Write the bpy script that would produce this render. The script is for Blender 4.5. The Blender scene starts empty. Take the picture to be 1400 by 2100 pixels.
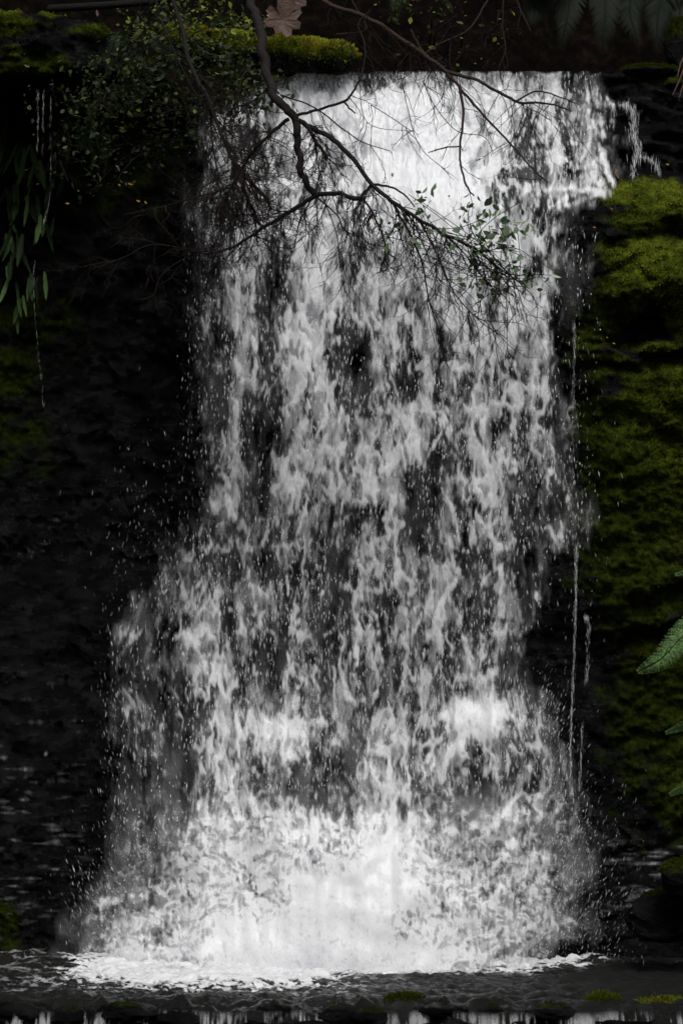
import bpy, math, random
import numpy as np
from mathutils import Vector
random.seed(7)
R = math.radians
C = bpy.context.scene.collection

# ------------------------------------------------------------------ camera, sky, sun, exposure
CAM = (0.0, -12.0, 1.7); PITCH = 0.04; FPX = 5040.0       # focal length in photo pixels (2100 px high)
cam_d = bpy.data.cameras.new("camera"); cam = bpy.data.objects.new("camera", cam_d); C.objects.link(cam)
cam.location = CAM; cam.rotation_euler = (math.pi/2 + PITCH, 0, 0)
cam_d.sensor_fit = 'VERTICAL'; cam_d.sensor_height = 36.0; cam_d.lens = FPX/2100*36
cam_d.clip_start = 0.1; cam_d.clip_end = 400
cam_d.dof.use_dof = True; cam_d.dof.focus_distance = 11.8; cam_d.dof.aperture_fstop = 4.5
bpy.context.scene.camera = cam

SUN_EL, SUN_ROT = R(56), R(168)                           # high, behind the camera's right shoulder
w = bpy.data.worlds.new("World"); bpy.context.scene.world = w; w.use_nodes = True
nt = w.node_tree; nt.nodes.clear()
sky = nt.nodes.new('ShaderNodeTexSky'); sky.sky_type = 'NISHITA'; sky.sun_disc = False
sky.sun_elevation = SUN_EL; sky.sun_rotation = SUN_ROT; sky.air_density = 1.0; sky.dust_density = 4.0; sky.ozone_density = 1.0
hs = nt.nodes.new('ShaderNodeHueSaturation'); hs.inputs['Saturation'].default_value = 0.22   # overcast
bg = nt.nodes.new('ShaderNodeBackground'); bg.inputs['Strength'].default_value = 0.09
wo = nt.nodes.new('ShaderNodeOutputWorld')
nt.links.new(sky.outputs[0], hs.inputs['Color']); nt.links.new(hs.outputs[0], bg.inputs[0]); nt.links.new(bg.outputs[0], wo.inputs[0])
sd = bpy.data.lights.new("sun", 'SUN'); sun = bpy.data.objects.new("sun", sd); C.objects.link(sun)
sd.energy = 2.6; sd.angle = R(30); sd.color = (1.0, 0.975, 0.94)
sdir = Vector((math.sin(SUN_ROT)*math.cos(SUN_EL), math.cos(SUN_ROT)*math.cos(SUN_EL), math.sin(SUN_EL)))
sun.rotation_euler = sdir.to_track_quat('Z', 'Y').to_euler()
vs = bpy.context.scene.view_settings
vs.view_transform = 'Standard'; vs.look = 'None'; vs.gamma = 1; vs.use_curve_mapping = False; vs.exposure = 0.33
cy = bpy.context.scene.cycles
cy.max_bounces = 6; cy.diffuse_bounces = 3; cy.glossy_bounces = 3; cy.transmission_bounces = 4; cy.transparent_max_bounces = 24
cy.caustics_reflective = False; cy.caustics_refractive = False

# ------------------------------------------------------------------ helpers
ct, st = math.cos(PITCH), math.sin(PITCH)
def W(u, v, Y):
    """a photo pixel (1400 x 2100) at a real depth Y in the world"""
    u = np.asarray(u, float); v = np.asarray(v, float); Y = np.asarray(Y, float)
    up = (1050 - v)/FPX
    k = (Y - CAM[1])/(ct - up*st)
    X = (u - 700)/FPX*k; Z = CAM[2] + (st + up*ct)*k
    return np.stack(np.broadcast_arrays(X, Y, Z), -1)
PX = 1/420.0          # metres in a photo pixel at the falls

_r = np.random.RandomState(11)
_P = _r.permutation(256); _P = np.concatenate([_P, _P, _P]); _A = _r.rand(256)*2*np.pi; _GX = np.cos(_A); _GY = np.sin(_A)
def pn(x, y, s=0):
    x = np.asarray(x, float) + s*17.31; y = np.asarray(y, float) + s*9.77
    xi = np.floor(x).astype(int); yi = np.floor(y).astype(int); xf = x - xi; yf = y - yi
    xi &= 255; yi &= 255
    a = xf*xf*xf*(xf*(xf*6 - 15) + 10); b = yf*yf*yf*(yf*(yf*6 - 15) + 10)
    def g(i, j, dx, dy):
        h = _P[_P[(xi + i) & 255] + ((yi + j) & 255)]
        return _GX[h]*dx + _GY[h]*dy
    n0 = g(0, 0, xf, yf); n1 = g(1, 0, xf - 1, yf); n2 = g(0, 1, xf, yf - 1); n3 = g(1, 1, xf - 1, yf - 1)
    t = n0 + a*(n1 - n0); q = n2 + a*(n3 - n2)
    return 1.4*(t + b*(q - t))
def fbm(x, y, o=4, s=0, gain=.5):
    t = 0; a = 1; n = 0
    for i in range(o):
        t = t + a*pn(x*2**i, y*2**i, s + i*3); n += a; a *= gain
    return t/n
def ridge(x, y, o=3, s=0):
    t = 0; a = 1; n = 0
    for i in range(o):
        t = t + a*(1 - 2.2*np.abs(pn(x*2**i, y*2**i, s + i*5))); n += a; a *= .5
    return t/n
def sstep(a, b, x):
    if a > b: return 1 - sstep(b, a, x)
    t = np.clip((x - a)/(b - a), 0, 1); return t*t*(3 - 2*t)
def rank(f):
    s = np.sort(f.ravel()[::max(1, f.size//20000)]); return np.interp(f, s, np.linspace(0, 1, len(s)))

def mesh_obj(name, V, F, mat=None, parent=None, attrs=None, smooth=True):
    """V (n,3) array, F list of (m,k) int arrays"""
    V = np.asarray(V, np.float32).reshape(-1, 3)
    if isinstance(F, np.ndarray): F = [F]
    me = bpy.data.meshes.new(name)
    me.vertices.add(len(V)); me.vertices.foreach_set('co', V.ravel())
    loops = np.concatenate([f.ravel() for f in F]).astype(np.int32)
    tot = np.concatenate([np.full(len(f), f.shape[1]) for f in F]).astype(np.int32)
    start = np.concatenate([[0], np.cumsum(tot)[:-1]]).astype(np.int32)
    me.loops.add(len(loops)); me.loops.foreach_set('vertex_index', loops)
    me.polygons.add(len(tot)); me.polygons.foreach_set('loop_start', start)
    me.update(calc_edges=True)
    me.polygons.foreach_set('use_smooth', np.full(len(tot), smooth))
    for k, a in (attrs or {}).items():
        at = me.attributes.new(k, 'FLOAT', 'POINT'); at.data.foreach_set('value', np.asarray(a, np.float32).ravel())
    me.validate(); me.update()
    if mat: me.materials.append(mat)
    o = bpy.data.objects.new(name, me); C.objects.link(o)
    if parent: o.parent = parent; o.matrix_parent_inverse = parent.matrix_world.inverted()
    return o
def tag(o, label=None, cat=None, group=None, kind=None):
    if label: o['label'] = label
    if cat: o['category'] = cat
    if group: o['group'] = group
    if kind: o['kind'] = kind
    return o
def thing(name, loc, label, cat, group=None, kind=None):
    o = bpy.data.objects.new(name, None); C.objects.link(o); o.location = [float(c) for c in loc]; o.empty_display_size = .05
    bpy.context.view_layer.update()
    return tag(o, label, cat, group, kind)

class MB:
    def __init__(s): s.V = []; s.Q = []; s.T = []; s.n = 0; s.A = []
    def add(s, V, Q=None, T=None, a=None):
        V = np.asarray(V, float).reshape(-1, 3)
        if Q is not None and len(Q): s.Q.append(np.asarray(Q, int).reshape(-1, 4) + s.n)
        if T is not None and len(T): s.T.append(np.asarray(T, int).reshape(-1, 3) + s.n)
        s.V.append(V); s.n += len(V); s.A.append(np.full(len(V), .5) if a is None else np.broadcast_to(a, (len(V),)))
    def inst(s, bV, bQ, bT, M, pos, a=None):
        """copies of a base mesh: M (k,3,3) matrices (columns = local axes), pos (k,3)"""
        bV = np.asarray(bV, float); k = len(pos); n = len(bV)
        V = np.einsum('kij,nj->kni', M, bV) + pos[:, None, :]
        off = (np.arange(k)*n)[:, None, None]
        Q = (np.asarray(bQ, int).reshape(1, -1, 4) + off).reshape(-1, 4) if bQ is not None and len(bQ) else None
        T = (np.asarray(bT, int).reshape(1, -1, 3) + off).reshape(-1, 3) if bT is not None and len(bT) else None
        s.add(V.reshape(-1, 3), Q, T, None if a is None else np.repeat(a, n))
    def build(s, name, mat, parent=None, smooth=True):
        F = []
        if s.Q: F.append(np.concatenate(s.Q))
        if s.T: F.append(np.concatenate(s.T))
        return mesh_obj(name, np.concatenate(s.V), F, mat, parent, {'tone': np.concatenate(s.A)}, smooth)
    def tube(s, P, rad, k=6, a=.5):
        P = np.asarray(P, float); n = len(P); rad = np.broadcast_to(rad, (n,))
        T = np.gradient(P, axis=0); T /= np.linalg.norm(T, axis=1)[:, None] + 1e-9
        ref = np.array([0, 1, 0]) if abs(T[0] @ [0, 1, 0]) < .8 else np.array([1, 0, 0])
        A = np.cross(T, ref); A /= np.linalg.norm(A, axis=1)[:, None] + 1e-9; B = np.cross(T, A)
        th = np.arange(k)*2*np.pi/k
        V = P[:, None] + rad[:, None, None]*(np.cos(th)[None, :, None]*A[:, None] + np.sin(th)[None, :, None]*B[:, None])
        i = np.arange(n - 1)[:, None]*k; j = np.arange(k)[None]
        Q = np.stack([i + j, i + (j + 1) % k, i + k + (j + 1) % k, i + k + j], -1).reshape(-1, 4)
        s.add(V, Q, None, a)
def smooth_path(P, m=6):
    P = np.asarray(P, float)
    Q = np.vstack([2*P[0] - P[1], P, 2*P[-1] - P[-2]]); out = []
    for i in range(1, len(Q) - 2):
        for t in np.arange(m)/m:
            a, b, c, d = Q[i-1], Q[i], Q[i+1], Q[i+2]
            out.append(.5*((2*b) + (c - a)*t + (2*a - 5*b + 4*c - d)*t*t + (3*b - a - 3*c + d)*t**3))
    out.append(P[-1]); return np.array(out)
def frames(rs, up, spread):
    """random frames: local +Y along direction 'up' (k,3) jittered by spread"""
    k = len(up); y = up + spread*rs.randn(k, 3); y /= np.linalg.norm(y, axis=1)[:, None]
    x = np.cross(y, rs.randn(k, 3)); x /= np.linalg.norm(x, axis=1)[:, None]
    z = np.cross(x, y); return np.stack([x, y, z], -1)

# ------------------------------------------------------------------ materials
def mat_new(name):
    m = bpy.data.materials.new(name); m.use_nodes = True; n = m.node_tree.nodes; n.clear()
    out = n.new('ShaderNodeOutputMaterial'); b = n.new('ShaderNodeBsdfPrincipled'); m.node_tree.links.new(b.outputs[0], out.inputs[0])
    return m, n, m.node_tree.links, b, out
def ramp(n, pts):
    r = n.new('ShaderNodeValToRGB'); e = r.color_ramp.elements
    while len(e) < len(pts): e.new(.5)
    for x, (p, c) in zip(e, pts): x.position = p; x.color = (*c, 1) if len(c) == 3 else c
    return r
def noise(n, l, scale, detail=4, mapscale=None, rough=.5):
    tc = n.new('ShaderNodeTexCoord'); mp = n.new('ShaderNodeMapping'); l.new(tc.outputs['Object'], mp.inputs[0])
    if mapscale: mp.inputs['Scale'].default_value = mapscale
    t = n.new('ShaderNodeTexNoise'); t.inputs['Scale'].default_value = scale; t.inputs['Detail'].default_value = detail
    t.inputs['Roughness'].default_value = rough
    l.new(mp.outputs[0], t.inputs['Vector']); return t
def attr(n, name):
    a = n.new('ShaderNodeAttribute'); a.attribute_name = name; return a.outputs['Fac']
def tone_mat(name, pts, rough=.5, spec=.4, transl=0, bump=None):
    """colour varied leaf by leaf through the 'tone' attribute"""
    m, n, l, b, out = mat_new(name)
    r = ramp(n, pts); l.new(attr(n, 'tone'), r.inputs[0]); l.new(r.outputs[0], b.inputs['Base Color'])
    b.inputs['Roughness'].default_value = rough; b.inputs['Specular IOR Level'].default_value = spec
    if bump:
        t = noise(n, l, bump[0], 4); bp = n.new('ShaderNodeBump'); bp.inputs['Strength'].default_value = bump[1]; bp.inputs['Distance'].default_value = .01
        l.new(t.outputs['Fac'], bp.inputs['Height']); l.new(bp.outputs[0], b.inputs['Normal'])
    if transl:
        tr = n.new('ShaderNodeBsdfTranslucent'); l.new(r.outputs[0], tr.inputs[0]); mx = n.new('ShaderNodeMixShader'); mx.inputs[0].default_value = transl
        l.new(b.outputs[0], mx.inputs[1]); l.new(tr.outputs[0], mx.inputs[2]); l.new(mx.outputs[0], out.inputs[0])
    return m
def water_white(name, base=(.84, .85, .87), rough=.35, alpha=1.0):
    m, n, l, b, out = mat_new(name)
    b.inputs['Base Color'].default_value = (*base, 1); b.inputs['Roughness'].default_value = rough
    b.inputs['IOR'].default_value = 1.33
    t = noise(n, l, 60, 3, (1, 1, .35)); bp = n.new('ShaderNodeBump'); bp.inputs['Strength'].default_value = .35; bp.inputs['Distance'].default_value = .004
    l.new(t.outputs['Fac'], bp.inputs['Height']); l.new(bp.outputs[0], b.inputs['Normal'])
    tl = n.new('ShaderNodeBsdfTranslucent'); tl.inputs[0].default_value = (*base, 1)
    m1 = n.new('ShaderNodeMixShader'); m1.inputs[0].default_value = .45; l.new(b.outputs[0], m1.inputs[1]); l.new(tl.outputs[0], m1.inputs[2])
    tp = n.new('ShaderNodeBsdfTransparent'); mx = n.new('ShaderNodeMixShader')
    mu = n.new('ShaderNodeMath'); mu.operation = 'MULTIPLY'; mu.inputs[1].default_value = alpha; l.new(attr(n, 'cover'), mu.inputs[0])
    l.new(mu.outputs[0], mx.inputs[0]); l.new(tp.outputs[0], mx.inputs[1]); l.new(m1.outputs[0], mx.inputs[2]); l.new(mx.outputs[0], out.inputs[0])
    return m
M_WATER = water_white('aerated_water')
def drop_mat():
    m, n, l, b, out = mat_new('water_drop')
    b.inputs['Base Color'].default_value = (.8, .82, .84, 1); b.inputs['Roughness'].default_value = .15
    tp = n.new('ShaderNodeBsdfTransparent'); mx = n.new('ShaderNodeMixShader'); l.new(attr(n, 'tone'), mx.inputs[0])
    l.new(tp.outputs[0], mx.inputs[1]); l.new(b.outputs[0], mx.inputs[2]); l.new(mx.outputs[0], out.inputs[0]); return m
M_DROP = drop_mat()
def rock_mat():
    m, n, l, b, out = mat_new('wet_rock')
    t = noise(n, l, 9, 8, (1, 1, 2.2), .65)
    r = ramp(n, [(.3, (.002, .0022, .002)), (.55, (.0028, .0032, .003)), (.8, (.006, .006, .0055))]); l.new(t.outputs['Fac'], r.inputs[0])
    t2 = noise(n, l, 26, 5, None, .6)
    mr = ramp(n, [(.25, (.005, .008, .0016)), (.5, (.012, .018, .0024)), (.8, (.030, .040, .005))]); l.new(t2.outputs['Fac'], mr.inputs[0])
    mb = ramp(n, [(.25, (.015, .022, .002)), (.5, (.050, .065, .007)), (.8, (.11, .13, .013))]); l.new(t2.outputs['Fac'], mb.inputs[0])
    mm = n.new('ShaderNodeMix'); mm.data_type = 'RGBA'; l.new(attr(n, 'moss_tone'), mm.inputs['Factor']); l.new(mr.outputs[0], mm.inputs['A']); l.new(mb.outputs[0], mm.inputs['B'])
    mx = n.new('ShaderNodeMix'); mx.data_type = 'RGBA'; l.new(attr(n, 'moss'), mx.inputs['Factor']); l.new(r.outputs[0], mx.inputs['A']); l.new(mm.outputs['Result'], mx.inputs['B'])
    l.new(mx.outputs['Result'], b.inputs['Base Color'])
    rg = n.new('ShaderNodeMapRange'); l.new(attr(n, 'moss'), rg.inputs[0]); rg.inputs[3].default_value = .24; rg.inputs[4].default_value = .95; l.new(rg.outputs[0], b.inputs['Roughness'])
    wt = noise(n, l, 7, 5, (1, 1, 2.5), .6); wr = n.new('ShaderNodeMapRange'); l.new(wt.outputs['Fac'], wr.inputs[0]); wr.inputs[1].default_value = .45; wr.inputs[2].default_value = .80; wr.inputs[3].default_value = .02; wr.inputs[4].default_value = .32
    sp = n.new('ShaderNodeMapRange'); l.new(attr(n, 'moss'), sp.inputs[0]); l.new(wr.outputs[0], sp.inputs[3]); sp.inputs[4].default_value = .0; l.new(sp.outputs[0], b.inputs['Specular IOR Level'])
    bt = noise(n, l, 55, 9, (1, 1, 1.8), .8); bp = n.new('ShaderNodeBump'); bp.inputs['Strength'].default_value = .9; bp.inputs['Distance'].default_value = .02
    l.new(bt.outputs['Fac'], bp.inputs['Height']); l.new(bp.outputs[0], b.inputs['Normal'])
    return m
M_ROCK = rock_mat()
def brown_patches(m):
    n = m.node_tree.nodes; l = m.node_tree.links; b = [x for x in n if x.type == 'BSDF_PRINCIPLED'][0]; src = b.inputs['Base Color'].links[0].from_socket
    t = noise(n, l, 7, 5, None, .7); r = ramp(n, [(.50, (0, 0, 0)), (.66, (1, 1, 1))]); l.new(t.outputs['Fac'], r.inputs[0])
    mu = n.new('ShaderNodeMix'); mu.data_type = 'RGBA'; mu.blend_type = 'MULTIPLY'; mu.inputs['B'].default_value = (.85, .42, .55, 1)
    l.new(r.outputs[0], mu.inputs['Factor']); l.new(src, mu.inputs['A']); l.new(mu.outputs['Result'], b.inputs['Base Color'])
M_MOSS = tone_mat('moss', [(0, (.009, .014, .003)), (.35, (.022, .031, .005)), (.6, (.040, .055, .004)), (.8, (.125, .145, .016)), (1, (.29, .32, .035))], .95, .0, .3)
brown_patches(M_MOSS)
M_LEAF = tone_mat('green_leaf', [(0, (.006, .014, .007)), (.5, (.045, .080, .045)), (.8, (.095, .15, .075)), (1, (.17, .21, .07))], .35, .5, .25)
M_SHRUB = tone_mat('shrub_leaf', [(0, (.002, .004, .0015)), (.4, (.012, .019, .007)), (.8, (.045, .065, .018)), (1, (.16, .18, .025))], .5, .14, .25)
M_BARK = tone_mat('bark', [(0, (.006, .0052, .005)), (.5, (.014, .0118, .011)), (1, (.040, .025, .019))], .8, .08, 0, (120, .8))
M_TWIG = tone_mat('twig_bark', [(0, (.004, .0035, .0035)), (.5, (.009, .0075, .007)), (1, (.028, .018, .014))], .9, .04)
M_FERN = tone_mat('fern_frond', [(0, (.003, .005, .003)), (.5, (.007, .013, .006)), (.8, (.030, .060, .016)), (1, (.15, .27, .09))], .55, .10, .3)
M_DEAD = tone_mat('dead_leaf', [(0, (.02, .012, .008)), (.5, (.10, .058, .042)), (.75, (.22, .09, .02)), (1, (.40, .24, .02))], .6, .3, .2, (60, .4))

# ------------------------------------------------------------------ rock face
def grid_interp(us, vs_, T, u, v):
    T = np.asarray(T, float); u = np.clip(u, us[0], us[-1]); v = np.clip(v, vs_[0], vs_[-1])
    i = np.clip(np.searchsorted(us, u) - 1, 0, len(us) - 2); j = np.clip(np.searchsorted(vs_, v) - 1, 0, len(vs_) - 2)
    us = np.asarray(us, float); vs_ = np.asarray(vs_, float)
    a = (u - us[i])/(us[i+1] - us[i]); b = (v - vs_[j])/(vs_[j+1] - vs_[j])
    a = a*a*(3 - 2*a)
    return (T[j, i]*(1-a) + T[j, i+1]*a)*(1-b) + (T[j+1, i]*(1-a) + T[j+1, i+1]*a)*b
DU = [-200, 100, 300, 430, 600, 800, 1000, 1130, 1250, 1400, 1600]
DV = [-100, 150, 190, 230, 350, 400, 500, 800, 1150, 1280, 1430, 1520, 1680, 1850, 1985, 2200]
DT = [
 [.15, .20, .35, .60, .60, .60, .60, .60, .60, .60, .50],
 [.15, .20, .40, .60, .60, .60, .60, .60, .60, .55, .40],
 [.90, .75, .65, .60, .60, .60, .60, .60, .55, .50, .40],
 [1.1, .95, .80, .58, .56, .56, .56, .56, .52, .48, .40],
 [1.1, .95, .80, .52, .50, .45, .42, .42, .45, .42, .35],
 [1.1, .95, .80, .45, .40, .35, .25, .16, .20, .20, .10],
 [1.1, .95, .80, .40, .34, .28, .20, .12, .02, .00, -.1],
 [1.0, .95, .80, .38, .27, .22, .17, .11, .00, -.08, -.2],
 [.90, .85, .70, .30, .20, .17, .14, .12, .02, -.05, -.2],
 [.80, .60, .34, .22, .18, .14, .12, .14, .08, .00, -.2],
 [.65, .45, .20, .14, .10, .10, .06, .06, .12, .05, -.2],
 [.55, .38, .15, .08, .02, .06, -.05, -.02, .12, .05, -.2],
 [.35, .25, .03, .0, -.06, -.08, -.08, -.06, .05, .00, -.2],
 [.20, .15, -.0, -.1, -.18, -.20, -.18, -.12, -.05, -.1, -.3],
 [.12, .08, -.1, -.18, -.25, -.28, -.25, -.18, -.12, -.15, -.4],
 [.12, .08, -.1, -.18, -.25, -.28, -.25, -.18, -.12, -.15, -.4]]
def F0(u, v): return grid_interp(DU, DV, DT, u, v)
def ledges(u, v):
    """stepped mossy bulges of the right-hand buttress (negative = nearer)"""
    vv = v + 46*fbm(u/130, v/170, 3, 40)*sstep(395, 470, v) + .16*(u - 1340)*sstep(400, 520, v) + 7*pn(u/26, v/60, 44)
    prof = np.interp(vv, [0, 380, 392, 440, 476, 486, 504, 590, 640, 690, 706, 728, 745, 768, 820, 1100, 1270, 1300, 1330, 1500, 1680, 1735, 1760, 2200],
                     [0, 0, -.10, -.16, -.03, -.02, -.14, -.19, -.02, .07, -.12, -.12, -.03, -.15, -.2, -.12, -.14, .0, -.04, -.06, -.02, .14, 0, 0])
    lump = .22*np.abs(fbm(u/120 + v/400, v/90, 3, 47)) - .05
    return (prof*(.55 + .45*sstep(1200, 1330, u)) - .6*lump)*sstep(1140, 1260, u)*np.where(v < 720, 1, .65)
def strata(u, v):
    vv = v/34 + .6*fbm(u/260, v/260, 2, 50)*3
    s = vv - np.floor(vv); return sstep(0, .25, s)*(1 - s)
def F(u, v, detail=True):
    f = F0(u, v) + ledges(u, v)
    up = sstep(1150, 1230, u)*(1 - sstep(375, 395, v))                    # layered steps right of the lip
    lf = (1 - sstep(330, 470, u))
    f = f - .06*strata(u, v)*up - .02*strata(u, v*1.0)*lf*(v < 200)
    f = f + .10*fbm(u/170, v/170, 3, 3) + .05*fbm(u/50, v/38, 3, 9)
    if detail: f = f + .022*fbm(u/16, v/13, 3, 21) + .05*fbm(u/60, v/90, 4, 60)*lf + .012*fbm(u/6, v/5, 2, 66)
    return f
def lip(u):
    return np.interp(u, [-1500, 0, 110, 210, 270, 400, 480, 560, 700, 1195, 1215, 1400, 2900], [10, 22, 30, 44, 100, 205, 205, 155, 149, 147, 152, 148, 140]) + (3.5*pn(u/31, u*0, 5)*1.4 + 6*np.abs(pn(u/75, u*0 + 1, 8)) - 2 + 3*pn(u/11, u*0 + 3, 6))
uu = np.concatenate([np.linspace(-1500, -60, 90), np.arange(-50, 1451, 4.0), np.linspace(1460, 2900, 90)])
tt = np.linspace(0, 1, 520)
U, T_ = np.meshgrid(uu, tt); L = lip(U); Vv = L + T_*(2190 - L)
Yf = F(U, Vv)
lipY = Yf[0].copy()
wing = np.clip((-500 - U)/1000, 0, 1)**1.3*5.5 + np.clip((U - 1900)/1000, 0, 1)**1.3*5.5  # unseen cliff ends swung forward, added to keep skylight off the falls
Yf = Yf - wing
# rounded lip
Yf = Yf + .05*np.exp(-(Vv - L)/14)
cl = W(U, Vv, Yf)
MOSSR = [ # u, v, ru, rv, cover, tone (palest on the ledge tops, darker below)
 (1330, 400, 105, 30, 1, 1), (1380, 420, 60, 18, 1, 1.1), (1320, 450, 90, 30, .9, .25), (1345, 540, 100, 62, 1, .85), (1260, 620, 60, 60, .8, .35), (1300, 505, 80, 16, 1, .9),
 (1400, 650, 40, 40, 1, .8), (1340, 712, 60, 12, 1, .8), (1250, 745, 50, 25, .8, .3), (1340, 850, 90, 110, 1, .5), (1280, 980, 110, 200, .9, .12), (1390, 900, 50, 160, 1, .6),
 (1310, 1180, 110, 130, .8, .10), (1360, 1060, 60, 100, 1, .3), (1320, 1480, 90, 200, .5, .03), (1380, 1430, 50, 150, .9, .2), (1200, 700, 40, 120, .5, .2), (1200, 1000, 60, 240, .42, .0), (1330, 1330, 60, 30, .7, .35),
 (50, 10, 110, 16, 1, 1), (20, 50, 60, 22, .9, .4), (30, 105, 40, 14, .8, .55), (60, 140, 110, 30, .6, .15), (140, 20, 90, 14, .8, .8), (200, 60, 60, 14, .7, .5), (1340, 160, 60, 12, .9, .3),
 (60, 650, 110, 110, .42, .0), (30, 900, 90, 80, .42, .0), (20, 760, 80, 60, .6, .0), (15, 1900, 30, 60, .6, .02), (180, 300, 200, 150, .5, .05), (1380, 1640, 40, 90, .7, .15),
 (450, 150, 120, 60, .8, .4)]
def moss_fields(u, v):
    m = np.zeros(np.shape(u)); lu = np.zeros(np.shape(u)); ws = np.zeros(np.shape(u)) + 1e-6
    n1 = fbm(u/60, v/45, 4, 70)
    for a, b, ra, rb, c, s in MOSSR:
        d = np.exp(-(((u - a)/ra)**2 + ((v - b)/rb)**2)**1.5)
        m = np.maximum(m, c*d); lu += s*d*c; ws += d*c
    m = sstep(.15, .55, m + .6*n1*(m > .04))
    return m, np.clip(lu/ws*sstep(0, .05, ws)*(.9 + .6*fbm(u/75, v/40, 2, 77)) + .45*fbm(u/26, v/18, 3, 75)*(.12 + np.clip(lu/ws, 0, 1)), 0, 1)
moss, moss_tone = moss_fields(U, Vv)
rows, cols = U.shape
# the stream bed running back from the lip
backs = []
for k, d in enumerate((.06, .5, 1.6, 3.2)):
    b = cl[0].copy(); b[:, 1] += d; b[:, 2] += .004 + .01*k; backs.insert(0, b)
Vc = np.concatenate([np.array(backs).reshape(-1, 3), cl.reshape(-1, 3)]); nr = rows + 4
def quads(nr, nc):
    i = np.arange(nr - 1)[:, None]*nc; j = np.arange(nc - 1)[None]
    return np.stack([i + j, i + nc + j, i + nc + j + 1, i + j + 1], -1).reshape(-1, 4)
z4 = np.tile(moss[0], (4, 1)); l4 = np.tile(moss_tone[0], (4, 1))
mesh_obj('cliff', Vc, quads(nr, cols), M_ROCK, None, {'moss': np.concatenate([z4, moss]), 'moss_tone': np.concatenate([l4, moss_tone])})
tag(bpy.data.objects['cliff'], 'dark wet rock face behind the waterfall, mossy on the right', 'cliff', kind='structure')

# ------------------------------------------------------------------ forest bank behind the lip
def bank():
    x = np.linspace(-9, 9, 260); s = np.linspace(0, 1, 150); X, S = np.meshgrid(x, s)
    Y = 1.6 + 4.5*S + .35*fbm(X/.9, S*5, 4, 80); Z = 3.9 + .15*X*(X < 0)*-1*.2 + 7.5*S**.85 + .25*fbm(X/.5, S*9, 4, 83)
    m, n, l, b, out = mat_new('forest_soil')
    t = noise(n, l, 14, 8, None, .7)
    r = ramp(n, [(.3, (.0012, .001, .001)), (.55, (.003, .0024, .002)), (.75, (.011, .006, .004))]); l.new(t.outputs['Fac'], r.inputs[0]); l.new(r.outputs[0], b.inputs['Base Color']); b.inputs['Roughness'].default_value = .95
    b.inputs['Specular IOR Level'].default_value = 0
    o = mesh_obj('hillside', np.stack([X, Y, Z], -1), quads(150, 260), m); tag(o, 'dark wooded bank rising behind the lip of the falls', 'hillside', kind='structure')
bank()

# ------------------------------------------------------------------ falling water
GRID = """0000000004536666666641
0000004789999998887751
0000177799999999887762
0000176788899999876762
0000166778899999866762
0000255677789999876531
0000446778889999876310
0000338688878999887100
0000328478758889885200
0000248358768888886200
0000358368768877876100
0000357478538856775100
0000357478437556755100
0000265478546366666200
0001244367546776776300
0001264256546865567300
0001274456446745665400
0001263355466545753400
0001243355465344663251
0002443454355345653320
0013543354356554532100
0014443465446454532100
0133454465464564542100
0332645455465555631000
0232655455465555621000
0222575445554555631000
1333486655555578874100
1333477887556678865100
1233476786466777666300
1223465544577665556300
1334567666677655567420
2445787788788865676421
1445788888899876666321
2346787899999987676321
2457888899999987766310
3777899999999888776521
4778999999999998753100
4567899999999997531000""".split()
DG = (np.array([[int(c) for c in r.ljust(22, '0')[:22]] for r in GRID], float)/9.0)**1.45; DG = np.clip((DG - .035)/.965, 0, 1)
GU = [200 + 50*i for i in range(22)]; GV = [150 + 50*j for j in range(38)]
def density(u, v):
    # wobble the lookup so that no grid shows
    uu_ = u + 20*fbm(u/70, v/110, 2, 90); vv_ = v + 26*fbm(u/80, v/90, 2, 93)
    i = (uu_ - GU[0])/50; j = (vv_ - GV[0])/50
    out = (i < -.0) * 1.0
    i = np.clip(i, 0, 20.999); j = np.clip(j, 0, 36.999); a = i.astype(int); b = j.astype(int); fa = i - a; fb = j - b
    fa = fa*fa*(3 - 2*fa); fb = fb*fb*(3 - 2*fb)
    d = (DG[b, a]*(1-fa) + DG[b, a+1]*fa)*(1-fb) + (DG[b+1, a]*(1-fa) + DG[b+1, a+1]*fa)*fb
    eu = u + 50*fbm(u/60, v/90, 3, 96); edge = sstep(165, 260, eu + 60*sstep(1780, 1900, v))*(1 - sstep(1190, 1275, eu - 40*(v < 450)))
    d = d*(1 - .6*sstep(485, 400, u + 40*fbm(u/50, v/70, 2, 97))*sstep(400, 480, v)*sstep(1150, 1050, v))
    film_glints = np.exp(-(np.clip(v - 1640, -999, 999)/210)**2)*(.62*sstep(230, 60, u)) + .7*np.exp(-((u - 1330)/110)**2 - ((v - 1800)/80)**2) + .55*np.exp(-((u - 80)/45)**2 - ((v - 1110)/70)**2) + .8*np.exp(-((u - 400)/40)**2 - ((v - 258)/16)**2)
    film_glints = film_glints*sstep(.12, .55, fbm(u/60, v/8, 4, 99) + .35*fbm(u/160, v/70, 2, 101))*.42  # pale level streaks: glints on the wet side ledges painted as thin water
    return np.maximum(film_glints, np.maximum(d, .13*np.exp(-((u - 1170)/45)**2 - ((v - 570)/110)**2))*edge)
def strand(u, v, pts, wd):
    """soft distance to a poured strand of water"""
    best = np.full(np.shape(u), 1e9)
    for (a, b), (c, d) in zip(pts[:-1], pts[1:]):
        t = np.clip(((u - a)*(c - a) + (v - b)*(d - b))/((c - a)**2 + (d - b)**2), 0, 1)
        best = np.minimum(best, (u - a - t*(c - a))**2 + (v - b - t*(d - b))**2)
    return np.exp(-best/(2*wd*wd))
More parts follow.
